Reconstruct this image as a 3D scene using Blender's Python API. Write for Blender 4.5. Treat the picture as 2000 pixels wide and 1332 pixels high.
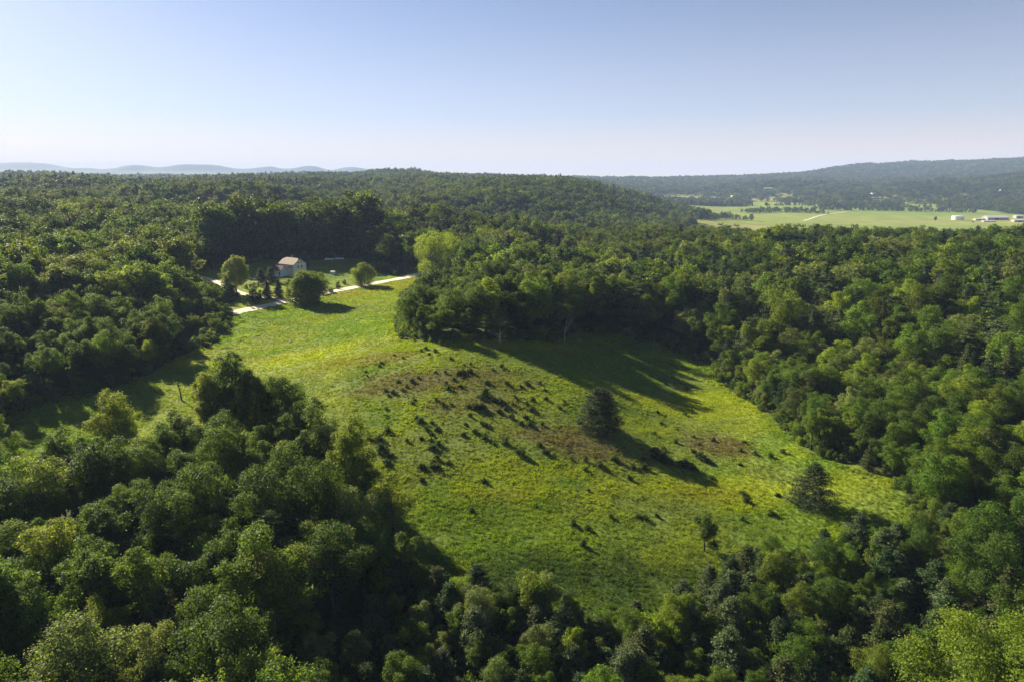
import bpy, math, random
import numpy as np
from mathutils import Vector

for o in list(bpy.data.objects):
    bpy.data.objects.remove(o)
sc = bpy.context.scene
COL = sc.collection

# ------------------------------------------------------------------ camera, sky, sun, exposure
CAM_Z = 60.0
PITCH = math.radians(13.6)
FPX = 1333.0                       # focal length in pixels of the 2000 x 1332 photograph
cam_d = bpy.data.cameras.new('camera')
cam_d.sensor_width = 36.0
cam_d.lens = 36.0 * FPX / 2000.0
cam_d.clip_start = 1.0
cam_d.clip_end = 60000.0
cam = bpy.data.objects.new('camera', cam_d)
COL.objects.link(cam)
cam.location = (0, 0, CAM_Z)
cam.rotation_euler = (math.pi / 2 - PITCH, 0, 0)
sc.camera = cam

SUN_AZ = math.radians(-45)         # clockwise from +Y (the view axis)
SUN_EL = math.radians(25.5)
world = bpy.data.worlds.new('World')
sc.world = world
world.use_nodes = True
wn = world.node_tree
wn.nodes.clear()
w_out = wn.nodes.new('ShaderNodeOutputWorld')
w_bg = wn.nodes.new('ShaderNodeBackground')
w_sky = wn.nodes.new('ShaderNodeTexSky')
w_sky.sky_type = 'NISHITA'
w_sky.sun_disc = False
w_sky.sun_elevation = SUN_EL
w_sky.sun_rotation = SUN_AZ
w_sky.altitude = 1200
w_sky.air_density = 0.42
w_sky.dust_density = 0.35
w_sky.ozone_density = 0.35
w_bg.inputs['Strength'].default_value = 0.05
# summer haze: the sky pales to warm cream towards the horizon, the same all the way round
w_geo = wn.nodes.new('ShaderNodeNewGeometry'); w_sep = wn.nodes.new('ShaderNodeSeparateXYZ')
wn.links.new(w_geo.outputs['Incoming'], w_sep.inputs[0])
w_up = wn.nodes.new('ShaderNodeMath'); w_up.operation = 'MULTIPLY'; w_up.inputs[1].default_value = -1
wn.links.new(w_sep.outputs['Z'], w_up.inputs[0])
w_rmp = wn.nodes.new('ShaderNodeValToRGB'); cr = w_rmp.color_ramp; cr.interpolation = 'B_SPLINE'
cr.elements[0].position = 0.0; cr.elements[0].color = (.85, .85, .85, 1)
cr.elements[1].position = .45; cr.elements[1].color = (.0, .0, .0, 1)
for p_, v_ in ((.08, .58), (.20, .16)):
    e_ = cr.elements.new(p_); e_.color = (v_, v_, v_, 1)
wn.links.new(w_up.outputs[0], w_rmp.inputs[0])
w_mix = wn.nodes.new('ShaderNodeMix'); w_mix.data_type = 'RGBA'
w_hor = wn.nodes.new('ShaderNodeValToRGB'); ch_ = w_hor.color_ramp
ch_.elements[0].position = 0.0; ch_.elements[0].color = (1.2, .77, .46, 1)
ch_.elements[1].position = .08; ch_.elements[1].color = (.61, .575, .545, 1)
e_ = ch_.elements.new(.025); e_.color = (.88, .62, .46, 1)
w_scl = wn.nodes.new('ShaderNodeVectorMath'); w_scl.operation = 'SCALE'; w_scl.inputs['Scale'].default_value = 6.3
wn.links.new(w_up.outputs[0], w_hor.inputs[0]); wn.links.new(w_hor.outputs[0], w_scl.inputs[0]); wn.links.new(w_scl.outputs[0], w_mix.inputs[7])
wn.links.new(w_rmp.outputs[0], w_mix.inputs['Factor']); wn.links.new(w_sky.outputs[0], w_mix.inputs[6])
wn.links.new(w_mix.outputs[2], w_bg.inputs['Color'])
wn.links.new(w_bg.outputs[0], w_out.inputs['Surface'])

sun_d = bpy.data.lights.new('sun', 'SUN')
sun_d.energy = 5.0
sun_d.angle = math.radians(0.6)
sun_d.color = (1.0, 0.86, 0.62)
sun = bpy.data.objects.new('sun', sun_d)
COL.objects.link(sun)
S = Vector((math.sin(SUN_AZ) * math.cos(SUN_EL), math.cos(SUN_AZ) * math.cos(SUN_EL), math.sin(SUN_EL)))
sun.rotation_euler = S.to_track_quat('Z', 'Y').to_euler()
sun.location = (-200, 200, 200)

sc.view_settings.view_transform = 'Standard'
sc.view_settings.look = 'None'
sc.view_settings.exposure = 1.8
sc.view_settings.gamma = 1.0
sc.view_settings.use_curve_mapping = False
sc.render.engine = 'CYCLES'
cy = sc.cycles
cy.max_bounces = 6
cy.diffuse_bounces = 3
cy.glossy_bounces = 1
cy.transmission_bounces = 2
cy.volume_bounces = 0
cy.transparent_max_bounces = 4
cy.use_denoising = True
cy.denoiser = 'OPENIMAGEDENOISE'
cy.denoising_prefilter = 'NONE'
cy.use_adaptive_sampling = True
cy.adaptive_threshold = 0.01

# ------------------------------------------------------------------ small helpers
def vnoise(x, y, scale, seed=0):
    x = np.asarray(x, float) / scale; y = np.asarray(y, float) / scale
    xi = np.floor(x).astype(np.int64); yi = np.floor(y).astype(np.int64)
    fx = x - xi; fy = y - yi
    fx = fx * fx * (3 - 2 * fx); fy = fy * fy * (3 - 2 * fy)
    def h(a, b):
        n = (a * 374761393 + b * 668265263 + seed * 1442695041) & 0xffffffff
        n = ((n ^ (n >> 13)) * 1274126177) & 0xffffffff
        n = (n ^ (n >> 16)) & 0xffff
        return n / 65535.0
    return (h(xi, yi) * (1 - fx) + h(xi + 1, yi) * fx) * (1 - fy) + (h(xi, yi + 1) * (1 - fx) + h(xi + 1, yi + 1) * fx) * fy

def fnoise(x, y, scale, seed=0, octs=4):
    s = 0; a = 0.5; t = 0
    for k in range(octs):
        s = s + a * vnoise(x, y, scale / 2 ** k, seed + k * 17); t += a; a *= 0.55
    return s / t

def sstep(a, b, v):
    t = np.clip((v - a) / (b - a), 0, 1)
    return t * t * (3 - 2 * t)

def mesh_np(name, V, F, mats=()):
    """F: (n,k) int array, one polygon size"""
    me = bpy.data.meshes.new(name)
    V = np.ascontiguousarray(V, np.float32); F = np.ascontiguousarray(F, np.int32)
    n, k = F.shape
    me.vertices.add(len(V)); me.vertices.foreach_set('co', V.ravel())
    me.loops.add(n * k); me.loops.foreach_set('vertex_index', F.ravel())
    me.polygons.add(n)
    me.polygons.foreach_set('loop_start', np.arange(0, n * k, k, dtype=np.int32))
    me.update(calc_edges=True)
    for m in mats: me.materials.append(m)
    return me

class MB:
    """collects mixed polygons for one mesh"""
    def __init__(self): self.v = []; self.f = []; self.m = []
    def add(self, vs, fs, mi=0):
        o = len(self.v); self.v += [tuple(p) for p in vs]
        self.f += [tuple(i + o for i in f) for f in fs]; self.m += [mi] * len(fs)
    def box(self, x0, x1, y0, y1, z0, z1, mi=0):
        vs = [(x0,y0,z0),(x1,y0,z0),(x1,y1,z0),(x0,y1,z0),(x0,y0,z1),(x1,y0,z1),(x1,y1,z1),(x0,y1,z1)]
        self.add(vs, [(0,3,2,1),(4,5,6,7),(0,1,5,4),(1,2,6,5),(2,3,7,6),(3,0,4,7)], mi)
    def tube(self, pts, rad, n=6, mi=0, cap=True):
        pts = [Vector(p) for p in pts]; vs = []
        for i, p in enumerate(pts):
            d = (pts[min(i + 1, len(pts) - 1)] - pts[max(i - 1, 0)]).normalized()
            a = d.orthogonal().normalized() if abs(d.z) < .9 else Vector((1, 0, 0)).cross(d).normalized()
            b = d.cross(a)
            for k in range(n):
                t = 2 * math.pi * k / n
                vs.append(p + (a * math.cos(t) + b * math.sin(t)) * rad[i])
        fs = []
        for i in range(len(pts) - 1):
            for k in range(n):
                fs.append((i*n+k, i*n+(k+1) % n, (i+1)*n+(k+1) % n, (i+1)*n+k))
        if cap: fs.append(tuple(range((len(pts)-1)*n, len(pts)*n)))
        self.add(vs, fs, mi)
    def mesh(self, name, mats, smooth=False):
        me = bpy.data.meshes.new(name); me.from_pydata(self.v, [], self.f)
        for m in mats: me.materials.append(m)
        if len(mats) > 1: me.polygons.foreach_set('material_index', self.m)
        if smooth: me.polygons.foreach_set('use_smooth', [True] * len(self.f))
        me.update(); return me
    def build(self, name, mats, parent=None, smooth=False):
        if not isinstance(mats, (list, tuple)): mats = [mats]
        o = bpy.data.objects.new(name, self.mesh(name, mats, smooth)); COL.objects.link(o)
        if parent: o.parent = parent
        return o

def link(name, data, parent=None):
    o = bpy.data.objects.new(name, data); COL.objects.link(o)
    if parent is not None: o.parent = parent
    return o
def tag(o, label=None, cat=None, group=None, kind=None):
    if label: o['label'] = label
    if cat: o['category'] = cat
    if group: o['group'] = group
    if kind: o['kind'] = kind
    return o

# ------------------------------------------------------------------ terrain heights (metres, camera stands 60 m above datum)
T_TH = np.array([-45, -35, -25, -15, -5, 5, 15, 25, 35, 45], float)
T_R = np.array([20, 45, 80, 120, 160, 220, 290, 360, 450, 600, 800, 1100, 1500, 2100, 2500, 2900, 3500, 4800, 7000, 11000, 14000, 22000], float)
T_Z = np.array([
    [-13, -13, -13, -13, -13, -13, -13, -13, -13, -13],
    [-14, -14, -13, -12, -12, -12, -13, -14, -14, -14],
    [-12, -12, -12, -12, -12, -12, -13, -13, -13, -12],
    [-10, -10, -9, -9, -9, -10, -11, -11, -10, -8],
    [-9, -9, -7, -4, -4, -5, -8, -8, -6, -3],
    [-4, -7, -5, 0, 1.5, -1, -7, -6, -2, 2],
    [4, 3, -4, -1, 1, -1, -4, -2, 4, 8],
    [9, 8, 1, -1, 0, -3, -1, 3, 8, 11],
    [10, 9, 2, 0, -1, -4, 1, 7, 10, 12],
    [10, 8, 3, 6, 4, -4, -5, 0, 2, 4],
    [6, 5, 0, -2, -4, -14, -22, -22, -18, -14],
    [22, 24, 26, 8, 10, 6, -36, -40, -40, -40],
    [20, 22, 24, 18, 25, 36, -28, -42, -43, -43],
    [28, 28, 26, 28, 36, 10, -40, -44, -44, -42],
    [30, 32, 30, 30, 38, 12, -42, -43, -42, -30],
    [36, 36, 32, 40, 44, 16, -42, -34, -20, 40],
    [38, 38, 34, 48, 52, 22, -26, 0, 40, 170],
    [42, 40, 38, 38, 34, 28, 22, 30, 40, 90],
    [34, 34, 34, 34, 32, 28, 22, 84, 165, 175],
    [60, 60, 60, 40, 30, 30, 30, 30, 30, 30],
    [130, 130, 128, 115, 40, 20, 20, 20, 20, 20],
    [0] * 10], float)

def catmull(a, b, c, d, t):
    return b + 0.5 * t * (c - a + t * (2*a - 5*b + 4*c - d + t * (3*(b - c) + d - a)))
BUMPS = []     # (x, y, sx, sy, rot, height)
def bump(px, r, s_across, s_along, h):
    th = math.atan((px - 1000) / FPX)
    BUMPS.append((r * math.sin(th), r * math.cos(th), s_across, s_along, th, h))
def height(x, y):
    x = np.asarray(x, float); y = np.asarray(y, float)
    r = np.hypot(x, y); th = np.degrees(np.arctan2(x, y))
    lr = np.interp(np.log(np.maximum(r, 1)), np.log(T_R), np.arange(len(T_R)))
    j = np.clip(lr.astype(int), 0, len(T_R) - 2); tj = lr - j
    tc = np.clip((np.clip(th, -60, 60) + 45) / 10, 0, 9)
    i = np.clip(tc.astype(int), 0, 8); ti = tc - i
    ci = lambda k: np.clip(k, 0, 9)
    cj = lambda k: np.clip(k, 0, len(T_R) - 1)
    rows = []
    for dj in (-1, 0, 1, 2):
        jj = cj(j + dj)
        rows.append(catmull(T_Z[jj, ci(i-1)], T_Z[jj, ci(i)], T_Z[jj, ci(i+1)], T_Z[jj, ci(i+2)], ti))
    z = catmull(*rows, tj)
    back = sstep(60, 110, np.abs(th))
    z = z * (1 - back) + (-13 + 20 * sstep(100, 3000, r)) * back
    for bx, by, sa, sl, rot, h in BUMPS:
        dx = x - bx; dy = y - by
        a = dx * math.cos(rot) - dy * math.sin(rot); l = dx * math.sin(rot) + dy * math.cos(rot)
        z = z + h * np.exp(-0.5 * ((a / sa) ** 2 + (l / sl) ** 2))
    wild = sstep(350, 1000, r) * (z > -30)
    z = z + wild * (fnoise(x, y, 290, 5, 3) - 0.5) * 40 * sstep(-36, -10, z)
    z = z + .16 * sstep(7000, 11000, r) * (1 - sstep(17000, 20000, r)) * (fnoise(x, y, 2600, 9, 4) - 0.5) * 330 * (1 - sstep(-14, -7, th))
    z = z + (fnoise(x, y, 26, 3, 3) - 0.5) * 1.2
    return z

# hills that stand out on the skyline: px of the centre, distance, half widths across / along, height
bump(900, 225, 34, 34, 4.5)
bump(1010, 190, 26, 30, 2.0)
bump(1330, 250, 34, 50, -3.0)
bump(1090, 1450, 140, 150, 5)
for p_, r_, a_, h_ in ((100, 1500, 160, 12), (480, 1900, 170, 12), (620, 2300, 200, 14), (330, 2250, 160, 8), (760, 2700, 260, 14), (700, 1250, 120, 12), (560, 960, 90, 10), (60, 900, 90, 10), (850, 1000, 100, 8)):
    bump(p_, r_, a_ * .75, a_ * .45, h_ * 1.6)
for p_, r_, a_, l_, h_ in ((265, 1010, 130, 60, 2), (265, 850, 200, 60, -9), (60, 640, 90, 40, 7), (480, 1020, 80, 45, 12), (420, 1200, 320, 60, -10), (130, 1450, 190, 80, 4), (600, 1480, 150, 70, 14), (690, 1150, 70, 50, 9),
    (640, 1700, 300, 70, -10), (850, 1330, 110, 60, 8), (560, 2050, 260, 90, 12), (200, 2100, 260, 90, -10), (830, 1900, 160, 80, 10), (1180, 1500, 90, 80, -4), (900, 620, 70, 40, 6), (1130, 640, 70, 40, -5), (980, 900, 140, 70, -6)):
    bump(p_, r_, a_, l_, h_)
for p_, r_, a_, h_ in ((20, 15000, 900, 120), (110, 15100, 700, 100), (60, 12300, 500, 60), (185, 12500, 420, 62), (285, 12600, 330, 105), (375, 12500, 420, 120), (440, 12600, 380, 95), (240, 11400, 300, 30), (150, 11200, 500, 30), (340, 11400, 500, 34), (530, 12600, 420, 100), (615, 12500, 420, 135), (700, 12900, 500, 125), (520, 11400, 500, 20)):
    bump(p_, r_, a_ * .62, a_ * .5, h_ * .95)
bump(960, 1700, 140, 120, 10)
bump(265, 1080, 130, 90, 4)
bump(330, 760, 110, 60, 14)
bump(120, 2900, 260, 200, 16)
bump(1830, 5800, 900, 700, 22)
bump(1680, 6200, 380, 600, 30)
bump(1540, 6400, 220, 500, -16)
bump(1500, 3600, 240, 160, 30)
bump(1680, 3000, 260, 160, 12)

def ray(px, py):
    cx = (px - 1000) / FPX; cyy = (py - 666) / FPX
    d = np.array([cx, math.cos(PITCH) - cyy * math.sin(PITCH), -math.sin(PITCH) - cyy * math.cos(PITCH)])
    return d / np.linalg.norm(d)
_S = 30 * 1.006 ** np.arange(1150)
def at(px, py, rmin=0.0):
    """where the line of sight through a photograph pixel meets the ground"""
    d = ray(px, py)
    s = _S[_S > max(rmin, 30)]
    P = d[None, :] * s[:, None]
    dz = P[:, 2] + CAM_Z - height(P[:, 0], P[:, 1])
    k = np.argmax(dz < 0) if (dz < 0).any() else len(s) - 1
    if k == 0: t = s[0]
    else:
        a, b = dz[k-1], dz[k]; t = s[k-1] + (s[k] - s[k-1]) * a / (a - b + 1e-9)
    x, y = d[0] * t, d[1] * t
    return x, y, float(height(x, y))
def proj(x, y, z):
    dy = np.asarray(y, float); dz = np.asarray(z, float) - CAM_Z
    dep = dy * math.cos(PITCH) - dz * math.sin(PITCH)
    up = dy * math.sin(PITCH) + dz * math.cos(PITCH)
    dep = np.maximum(dep, 1e-3)
    return 1000 + FPX * np.asarray(x, float) / dep, 666 - FPX * up / dep, dep
def poly_at(pts, rmin=0.0):
    return np.array([at(px, py, rmin)[:2] for px, py in pts])
def inside(P, x, y):
    x = np.asarray(x, float); y = np.asarray(y, float); c = np.zeros(x.shape, bool)
    n = len(P)
    for a in range(n):
        x1, y1 = P[a]; x2, y2 = P[(a + 1) % n]
        if y1 == y2: continue
        c ^= ((y1 > y) != (y2 > y)) & (x < (x2 - x1) * (y - y1) / (y2 - y1) + x1)
    return c
def edge_dist(P, x, y):
    x = np.asarray(x, float); y = np.asarray(y, float); best = np.full(x.shape, 1e9)
    for a in range(len(P)):
        ax, ay = P[a]; bx, by = P[(a + 1) % len(P)]
        dx, dy = bx - ax, by - ay; L = dx*dx + dy*dy + 1e-9
        t = np.clip(((x - ax) * dx + (y - ay) * dy) / L, 0, 1)
        best = np.minimum(best, np.hypot(x - ax - t*dx, y - ay - t*dy))
    return best

# ------------------------------------------------------------------ open ground, read off the photograph
MEADOW = poly_at([(0, 835), (60, 800), (125, 775), (205, 765), (290, 735), (345, 700), (420, 672), (447, 640), (455, 612),
    (640, 575), (830, 535), (925, 535), (905, 560), (860, 580), (800, 600), (770, 625), (775, 660), (820, 670), (900, 668), (1000, 665),
    (1085, 670), (1115, 651), (1190, 652), (1280, 668), (1385, 712), (1400, 745), (1500, 812), (1560, 872), (1610, 897),
    (1745, 938), (1780, 1000), (1780, 1040), (1660, 1075), (1560, 1090), (1430, 1120), (1350, 1170), (1220, 1215), (1040, 1195), (900, 1170), (830, 1150),
    (770, 1120), (720, 1090), (695, 1060), (672, 1000), (645, 940), (600, 905), (520, 900), (450, 895), (400, 920), (300, 920), (200, 935), (100, 930), (0, 880)])
YARD = poly_at([(372, 534), (395, 527), (440, 522), (520, 507), (610, 506), (700, 504), (735, 520), (770, 540), (840, 520), (850, 540),
    (830, 538), (640, 578), (455, 615), (440, 600), (470, 582), (440, 572), (405, 555)])
GLADE = poly_at([(918, 406), (948, 404), (950, 413), (925, 415)], 500)
SHADE = poly_at([(905, 545), (925, 510), (900, 505), (850, 520), (840, 535)])
FIELD_PX = (
    [(1330, 465), (1382, 424), (1425, 418), (1500, 417), (1560, 413), (1640, 411), (1760, 413), (1870, 417), (1960, 424), (2120, 424), (2120, 480), (1330, 480)],
    [(1440, 398), (1470, 394), (1560, 397), (1605, 405), (1585, 410), (1510, 408), (1490, 403), (1450, 402)],
    [(1225, 383), (1260, 381), (1350, 383), (1430, 385), (1445, 389), (1400, 389), (1330, 386), (1260, 386)],
    [(1645, 397), (1690, 396), (1710, 402), (1650, 404)],
    [(1675, 382), (1720, 381), (1760, 385), (1750, 389), (1700, 388)],
    [(1740, 388), (1800, 390), (1850, 388), (1840, 396), (1770, 397)],
    [(1600, 404), (1760, 408), (1900, 411), (1885, 416), (1760, 414), (1640, 410)],
    [(1130, 376), (1160, 376), (1160, 380), (1135, 380)],
    [(1865, 378), (1900, 377), (1900, 381), (1870, 382)],
    [(1470, 367), (1520, 369), (1560, 371), (1540, 374), (1480, 371)],
    [(1180, 366), (1215, 365), (1225, 368), (1190, 370)])
FIELDS = [poly_at(p, 900) for p in FIELD_PX]; FIELDS_NEAR = [poly_at([(a_, b_ + 9) for a_, b_ in p], 900) for p in FIELD_PX[1:]]
def valley_open(x, y):
    m = np.zeros(np.shape(x), bool)
    r = np.hypot(x, y)
    for F in FIELDS: m |= inside(F, x, y)
    for F in FIELDS_NEAR: m |= inside(F, x, y)
    return m & (r > 900)
def valley_gap(x, y):
    r = np.hypot(x, y)
    return (height(x, y) < -24) & (r > 1400) & (fnoise(x, y, 260, 19, 2) < .57)
def is_open(x, y):
    return inside(MEADOW, x, y) | inside(YARD, x, y) | inside(GLADE, x, y) | inside(SHADE, x, y) | valley_open(x, y)

# ------------------------------------------------------------------ ground colours (real base colours, no light in them)
G_GREEN = np.array([0.120, 0.205, 0.022]); G_LIME = np.array([0.235, 0.300, 0.013]); G_SAGE = np.array([0.165, 0.222, 0.045])
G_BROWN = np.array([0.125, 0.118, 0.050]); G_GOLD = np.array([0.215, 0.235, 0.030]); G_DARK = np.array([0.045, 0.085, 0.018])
PATCH = []
for px, py, ra, rl, c, s in [
    (610, 690, 26, 14, G_LIME, 1), (560, 660, 20, 14, G_SAGE, .8), (640, 640, 30, 12, G_GREEN, .4), (700, 705, 24, 8, G_GOLD, .7), (520, 700, 16, 8, G_GOLD, .6),
    (640, 615, 35, 14, G_GREEN, .5), (600, 625, 20, 5, G_GOLD, .6), (720, 600, 20, 20, G_SAGE, .7), (870, 545, 30, 20, G_GREEN, .5),
    (800, 745, 20, 10, G_BROWN, .8), (900, 740, 22, 10, G_BROWN, .8), (760, 700, 18, 8, G_BROWN, .5), (960, 790, 16, 8, G_BROWN, .7), (1100, 850, 14, 7, G_BROWN, .9),
    (1150, 880, 14, 6, G_BROWN, .9), (1000, 840, 12, 6, G_BROWN, .5), (1390, 870, 13, 6, G_BROWN, 1), (1430, 885, 10, 5, G_BROWN, .9), (1350, 850, 10, 5, G_BROWN, .5),
    (1320, 800, 26, 10, G_LIME, .9), (1420, 780, 20, 14, G_LIME, .9), (1250, 830, 14, 8, G_LIME, .7), (1450, 960, 26, 7, G_LIME, 1), (1300, 955, 16, 5, G_LIME, .9),
    (1000, 950, 20, 7, G_LIME, .8), (960, 970, 10, 3, G_GOLD, .7), (1380, 965, 14, 4, G_GOLD, .6), (1060, 920, 16, 5, G_LIME, .7), (1110, 945, 6, 3, G_GREEN, .8),
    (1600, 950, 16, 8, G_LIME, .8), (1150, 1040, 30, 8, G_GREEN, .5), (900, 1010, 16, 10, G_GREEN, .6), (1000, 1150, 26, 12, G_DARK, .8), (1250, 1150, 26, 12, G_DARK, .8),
    (1200, 730, 20, 14, G_GREEN, .8), (1080, 710, 24, 12, G_GREEN, .7), (900, 700, 12, 10, G_SAGE, .7), (330, 760, 30, 16, G_SAGE, .7), (1100, 690, 6, 4, G_BROWN, .5)]:
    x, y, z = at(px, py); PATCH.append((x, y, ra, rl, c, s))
for px, py, ra, rl, c, s in [(760, 560, 16, 22, G_GOLD, .85), (690, 575, 12, 14, G_GOLD, .8), (810, 545, 12, 16, G_GOLD, .6), (430, 545, 16, 20, G_LIME, .9), (500, 598, 14, 10, G_LIME, .9), (565, 570, 8, 14, G_GOLD, .8)]:
    x, y, z = at(px, py); PATCH.append((x, y, ra, rl, c, s))
def meadow_rgb(x, y):
    n = fnoise(x, y, 30, 21, 4)[..., None]; n2 = fnoise(x, y, 9, 44, 3)[..., None]; n3 = fnoise(x, y, 60, 7, 2)[..., None]
    c = G_GREEN * (1 - sstep(.42, .62, n)) + G_SAGE * sstep(.42, .62, n)
    c = c * (1 - .55 * sstep(.5, .7, n2)) + G_LIME * (.55 * sstep(.5, .7, n2))
    c = c * (1 - .5 * sstep(.55, .7, n3)) + G_LIME * .5 * sstep(.55, .7, n3)
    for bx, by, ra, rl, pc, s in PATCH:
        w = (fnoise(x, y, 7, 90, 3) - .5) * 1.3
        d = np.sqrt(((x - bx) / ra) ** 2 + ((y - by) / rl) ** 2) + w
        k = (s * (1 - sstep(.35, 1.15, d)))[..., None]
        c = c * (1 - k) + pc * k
    return c
TRACKS = []
for pts in ([(875, 682), (800, 712), (700, 756), (640, 782), (585, 800)], [(868, 676), (790, 703), (690, 745), (630, 768), (575, 785)],
            [(525, 728), (600, 712), (690, 692), (780, 655)], [(530, 720), (610, 703), (700, 683), (770, 655)], [(688, 568), (740, 576), (800, 588)]):
    TRACKS.append(np.array([at(px, py)[:2] for px, py in pts]))
def track_dist(x, y):
    best = np.full(np.shape(x), 1e9)
    for T in TRACKS:
        for a in range(len(T) - 1):
            ax, ay = T[a]; bx, by = T[a+1]; dx, dy = bx-ax, by-ay
            t = np.clip(((x-ax)*dx + (y-ay)*dy) / (dx*dx+dy*dy), 0, 1)
            best = np.minimum(best, np.hypot(x-ax-t*dx, y-ay-t*dy))
    return best + (vnoise(x, y, 3, 5) - .5) * .3

# ------------------------------------------------------------------ materials
def new_mat(name):
    m = bpy.data.materials.new(name); m.use_nodes = True; nt = m.node_tree; nt.nodes.clear()
    out = nt.nodes.new('ShaderNodeOutputMaterial'); return m, nt, out
def N(nt, t, **kw):
    n = nt.nodes.new(t)
    for k, v in kw.items():
        if k in n.inputs.keys(): n.inputs[k].default_value = v
        else: setattr(n, k, v)
    return n
def mixc(nt, fac, a, b, mode='MIX'):
    n = nt.nodes.new('ShaderNodeMix'); n.data_type = 'RGBA'; n.blend_type = mode
    for sock, val in ((n.inputs['Factor'], fac), (n.inputs[6], a), (n.inputs[7], b)):
        if isinstance(val, bpy.types.NodeSocket): nt.links.new(val, sock)
        elif val is not None: sock.default_value = val if not isinstance(val, tuple) else (*val[:3], 1)
    return n.outputs[2]
def plain(name, col, rough=.7, noise=0.12, scale=3.0, spec=.3):
    m, nt, out = new_mat(name)
    tc = N(nt, 'ShaderNodeTexCoord'); nz = N(nt, 'ShaderNodeTexNoise', Scale=scale, Detail=4.0)
    nt.links.new(tc.outputs['Object'], nz.inputs['Vector'])
    hi = tuple(min(1, c * (1 + noise)) for c in col); lo = tuple(c * (1 - noise * 1.5) for c in col)
    c = mixc(nt, nz.outputs['Fac'], lo, hi)
    b = N(nt, 'ShaderNodeBsdfPrincipled', Roughness=rough); b.inputs['Specular IOR Level'].default_value = spec
    nt.links.new(c, b.inputs['Base Color']); nt.links.new(b.outputs[0], out.inputs[0])
    return m
def leaf_mat(name, trans=.5, tcol=(1.5, 1.35, .45), rough=.6, spec=.14, vary=.42, nscale=.8):
    """leaf colour = the tree's own 'tint' (instance attribute or object property) with leaf-to-leaf variation"""
    m, nt, out = new_mat(name)
    at_ = N(nt, 'ShaderNodeAttribute', attribute_type='INSTANCER', attribute_name='tint')
    tc = N(nt, 'ShaderNodeTexCoord'); nz = N(nt, 'ShaderNodeTexNoise', Scale=nscale, Detail=3.0)
    nt.links.new(tc.outputs['Object'], nz.inputs['Vector'])
    geo = N(nt, 'ShaderNodeNewGeometry')
    mr = N(nt, 'ShaderNodeMapRange'); mr.inputs['To Min'].default_value = 1 - vary; mr.inputs['To Max'].default_value = 1 + vary
    nt.links.new(geo.outputs['Random Per Island'], mr.inputs['Value'])
    mr2 = N(nt, 'ShaderNodeMapRange'); mr2.inputs['From Min'].default_value = .3; mr2.inputs['From Max'].default_value = .7
    mr2.inputs['To Min'].default_value = .68; mr2.inputs['To Max'].default_value = 1.35
    nt.links.new(nz.outputs['Fac'], mr2.inputs['Value'])
    mu = N(nt, 'ShaderNodeMath', operation='MULTIPLY'); nt.links.new(mr.outputs[0], mu.inputs[0]); nt.links.new(mr2.outputs[0], mu.inputs[1])
    vm = N(nt, 'ShaderNodeVectorMath', operation='SCALE'); nt.links.new(at_.outputs['Color'], vm.inputs[0]); nt.links.new(mu.outputs[0], vm.inputs['Scale'])
    b = N(nt, 'ShaderNodeBsdfPrincipled', Roughness=rough); b.inputs['Specular IOR Level'].default_value = spec
    nt.links.new(vm.outputs[0], b.inputs['Base Color'])
    tv = N(nt, 'ShaderNodeVectorMath', operation='MULTIPLY'); nt.links.new(vm.outputs[0], tv.inputs[0]); tv.inputs[1].default_value = tcol
    t = N(nt, 'ShaderNodeBsdfTranslucent'); nt.links.new(tv.outputs[0], t.inputs['Color'])
    mx = N(nt, 'ShaderNodeMixShader'); mx.inputs[0].default_value = trans
    nt.links.new(b.outputs[0], mx.inputs[1]); nt.links.new(t.outputs[0], mx.inputs[2]); nt.links.new(mx.outputs[0], out.inputs[0])
    return m
M_LEAF = leaf_mat('broad_leaf')
M_NEEDLE = leaf_mat('needle', trans=.25, tcol=(1.2, 1.2, .7), rough=.7, spec=.1)
M_GRASS = leaf_mat('grass_blade', trans=.55, tcol=(1.3, 1.25, .5), rough=.8, spec=.08, vary=.25)
M_BARK = plain('bark', (.075, .062, .048), .9, .3, 2)
M_PALEBARK = plain('weathered_wood', (.30, .27, .22), .85, .25, 3)
M_BIRCH = plain('birch_bark', (.34, .33, .29), .8, .3, 4)

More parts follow.
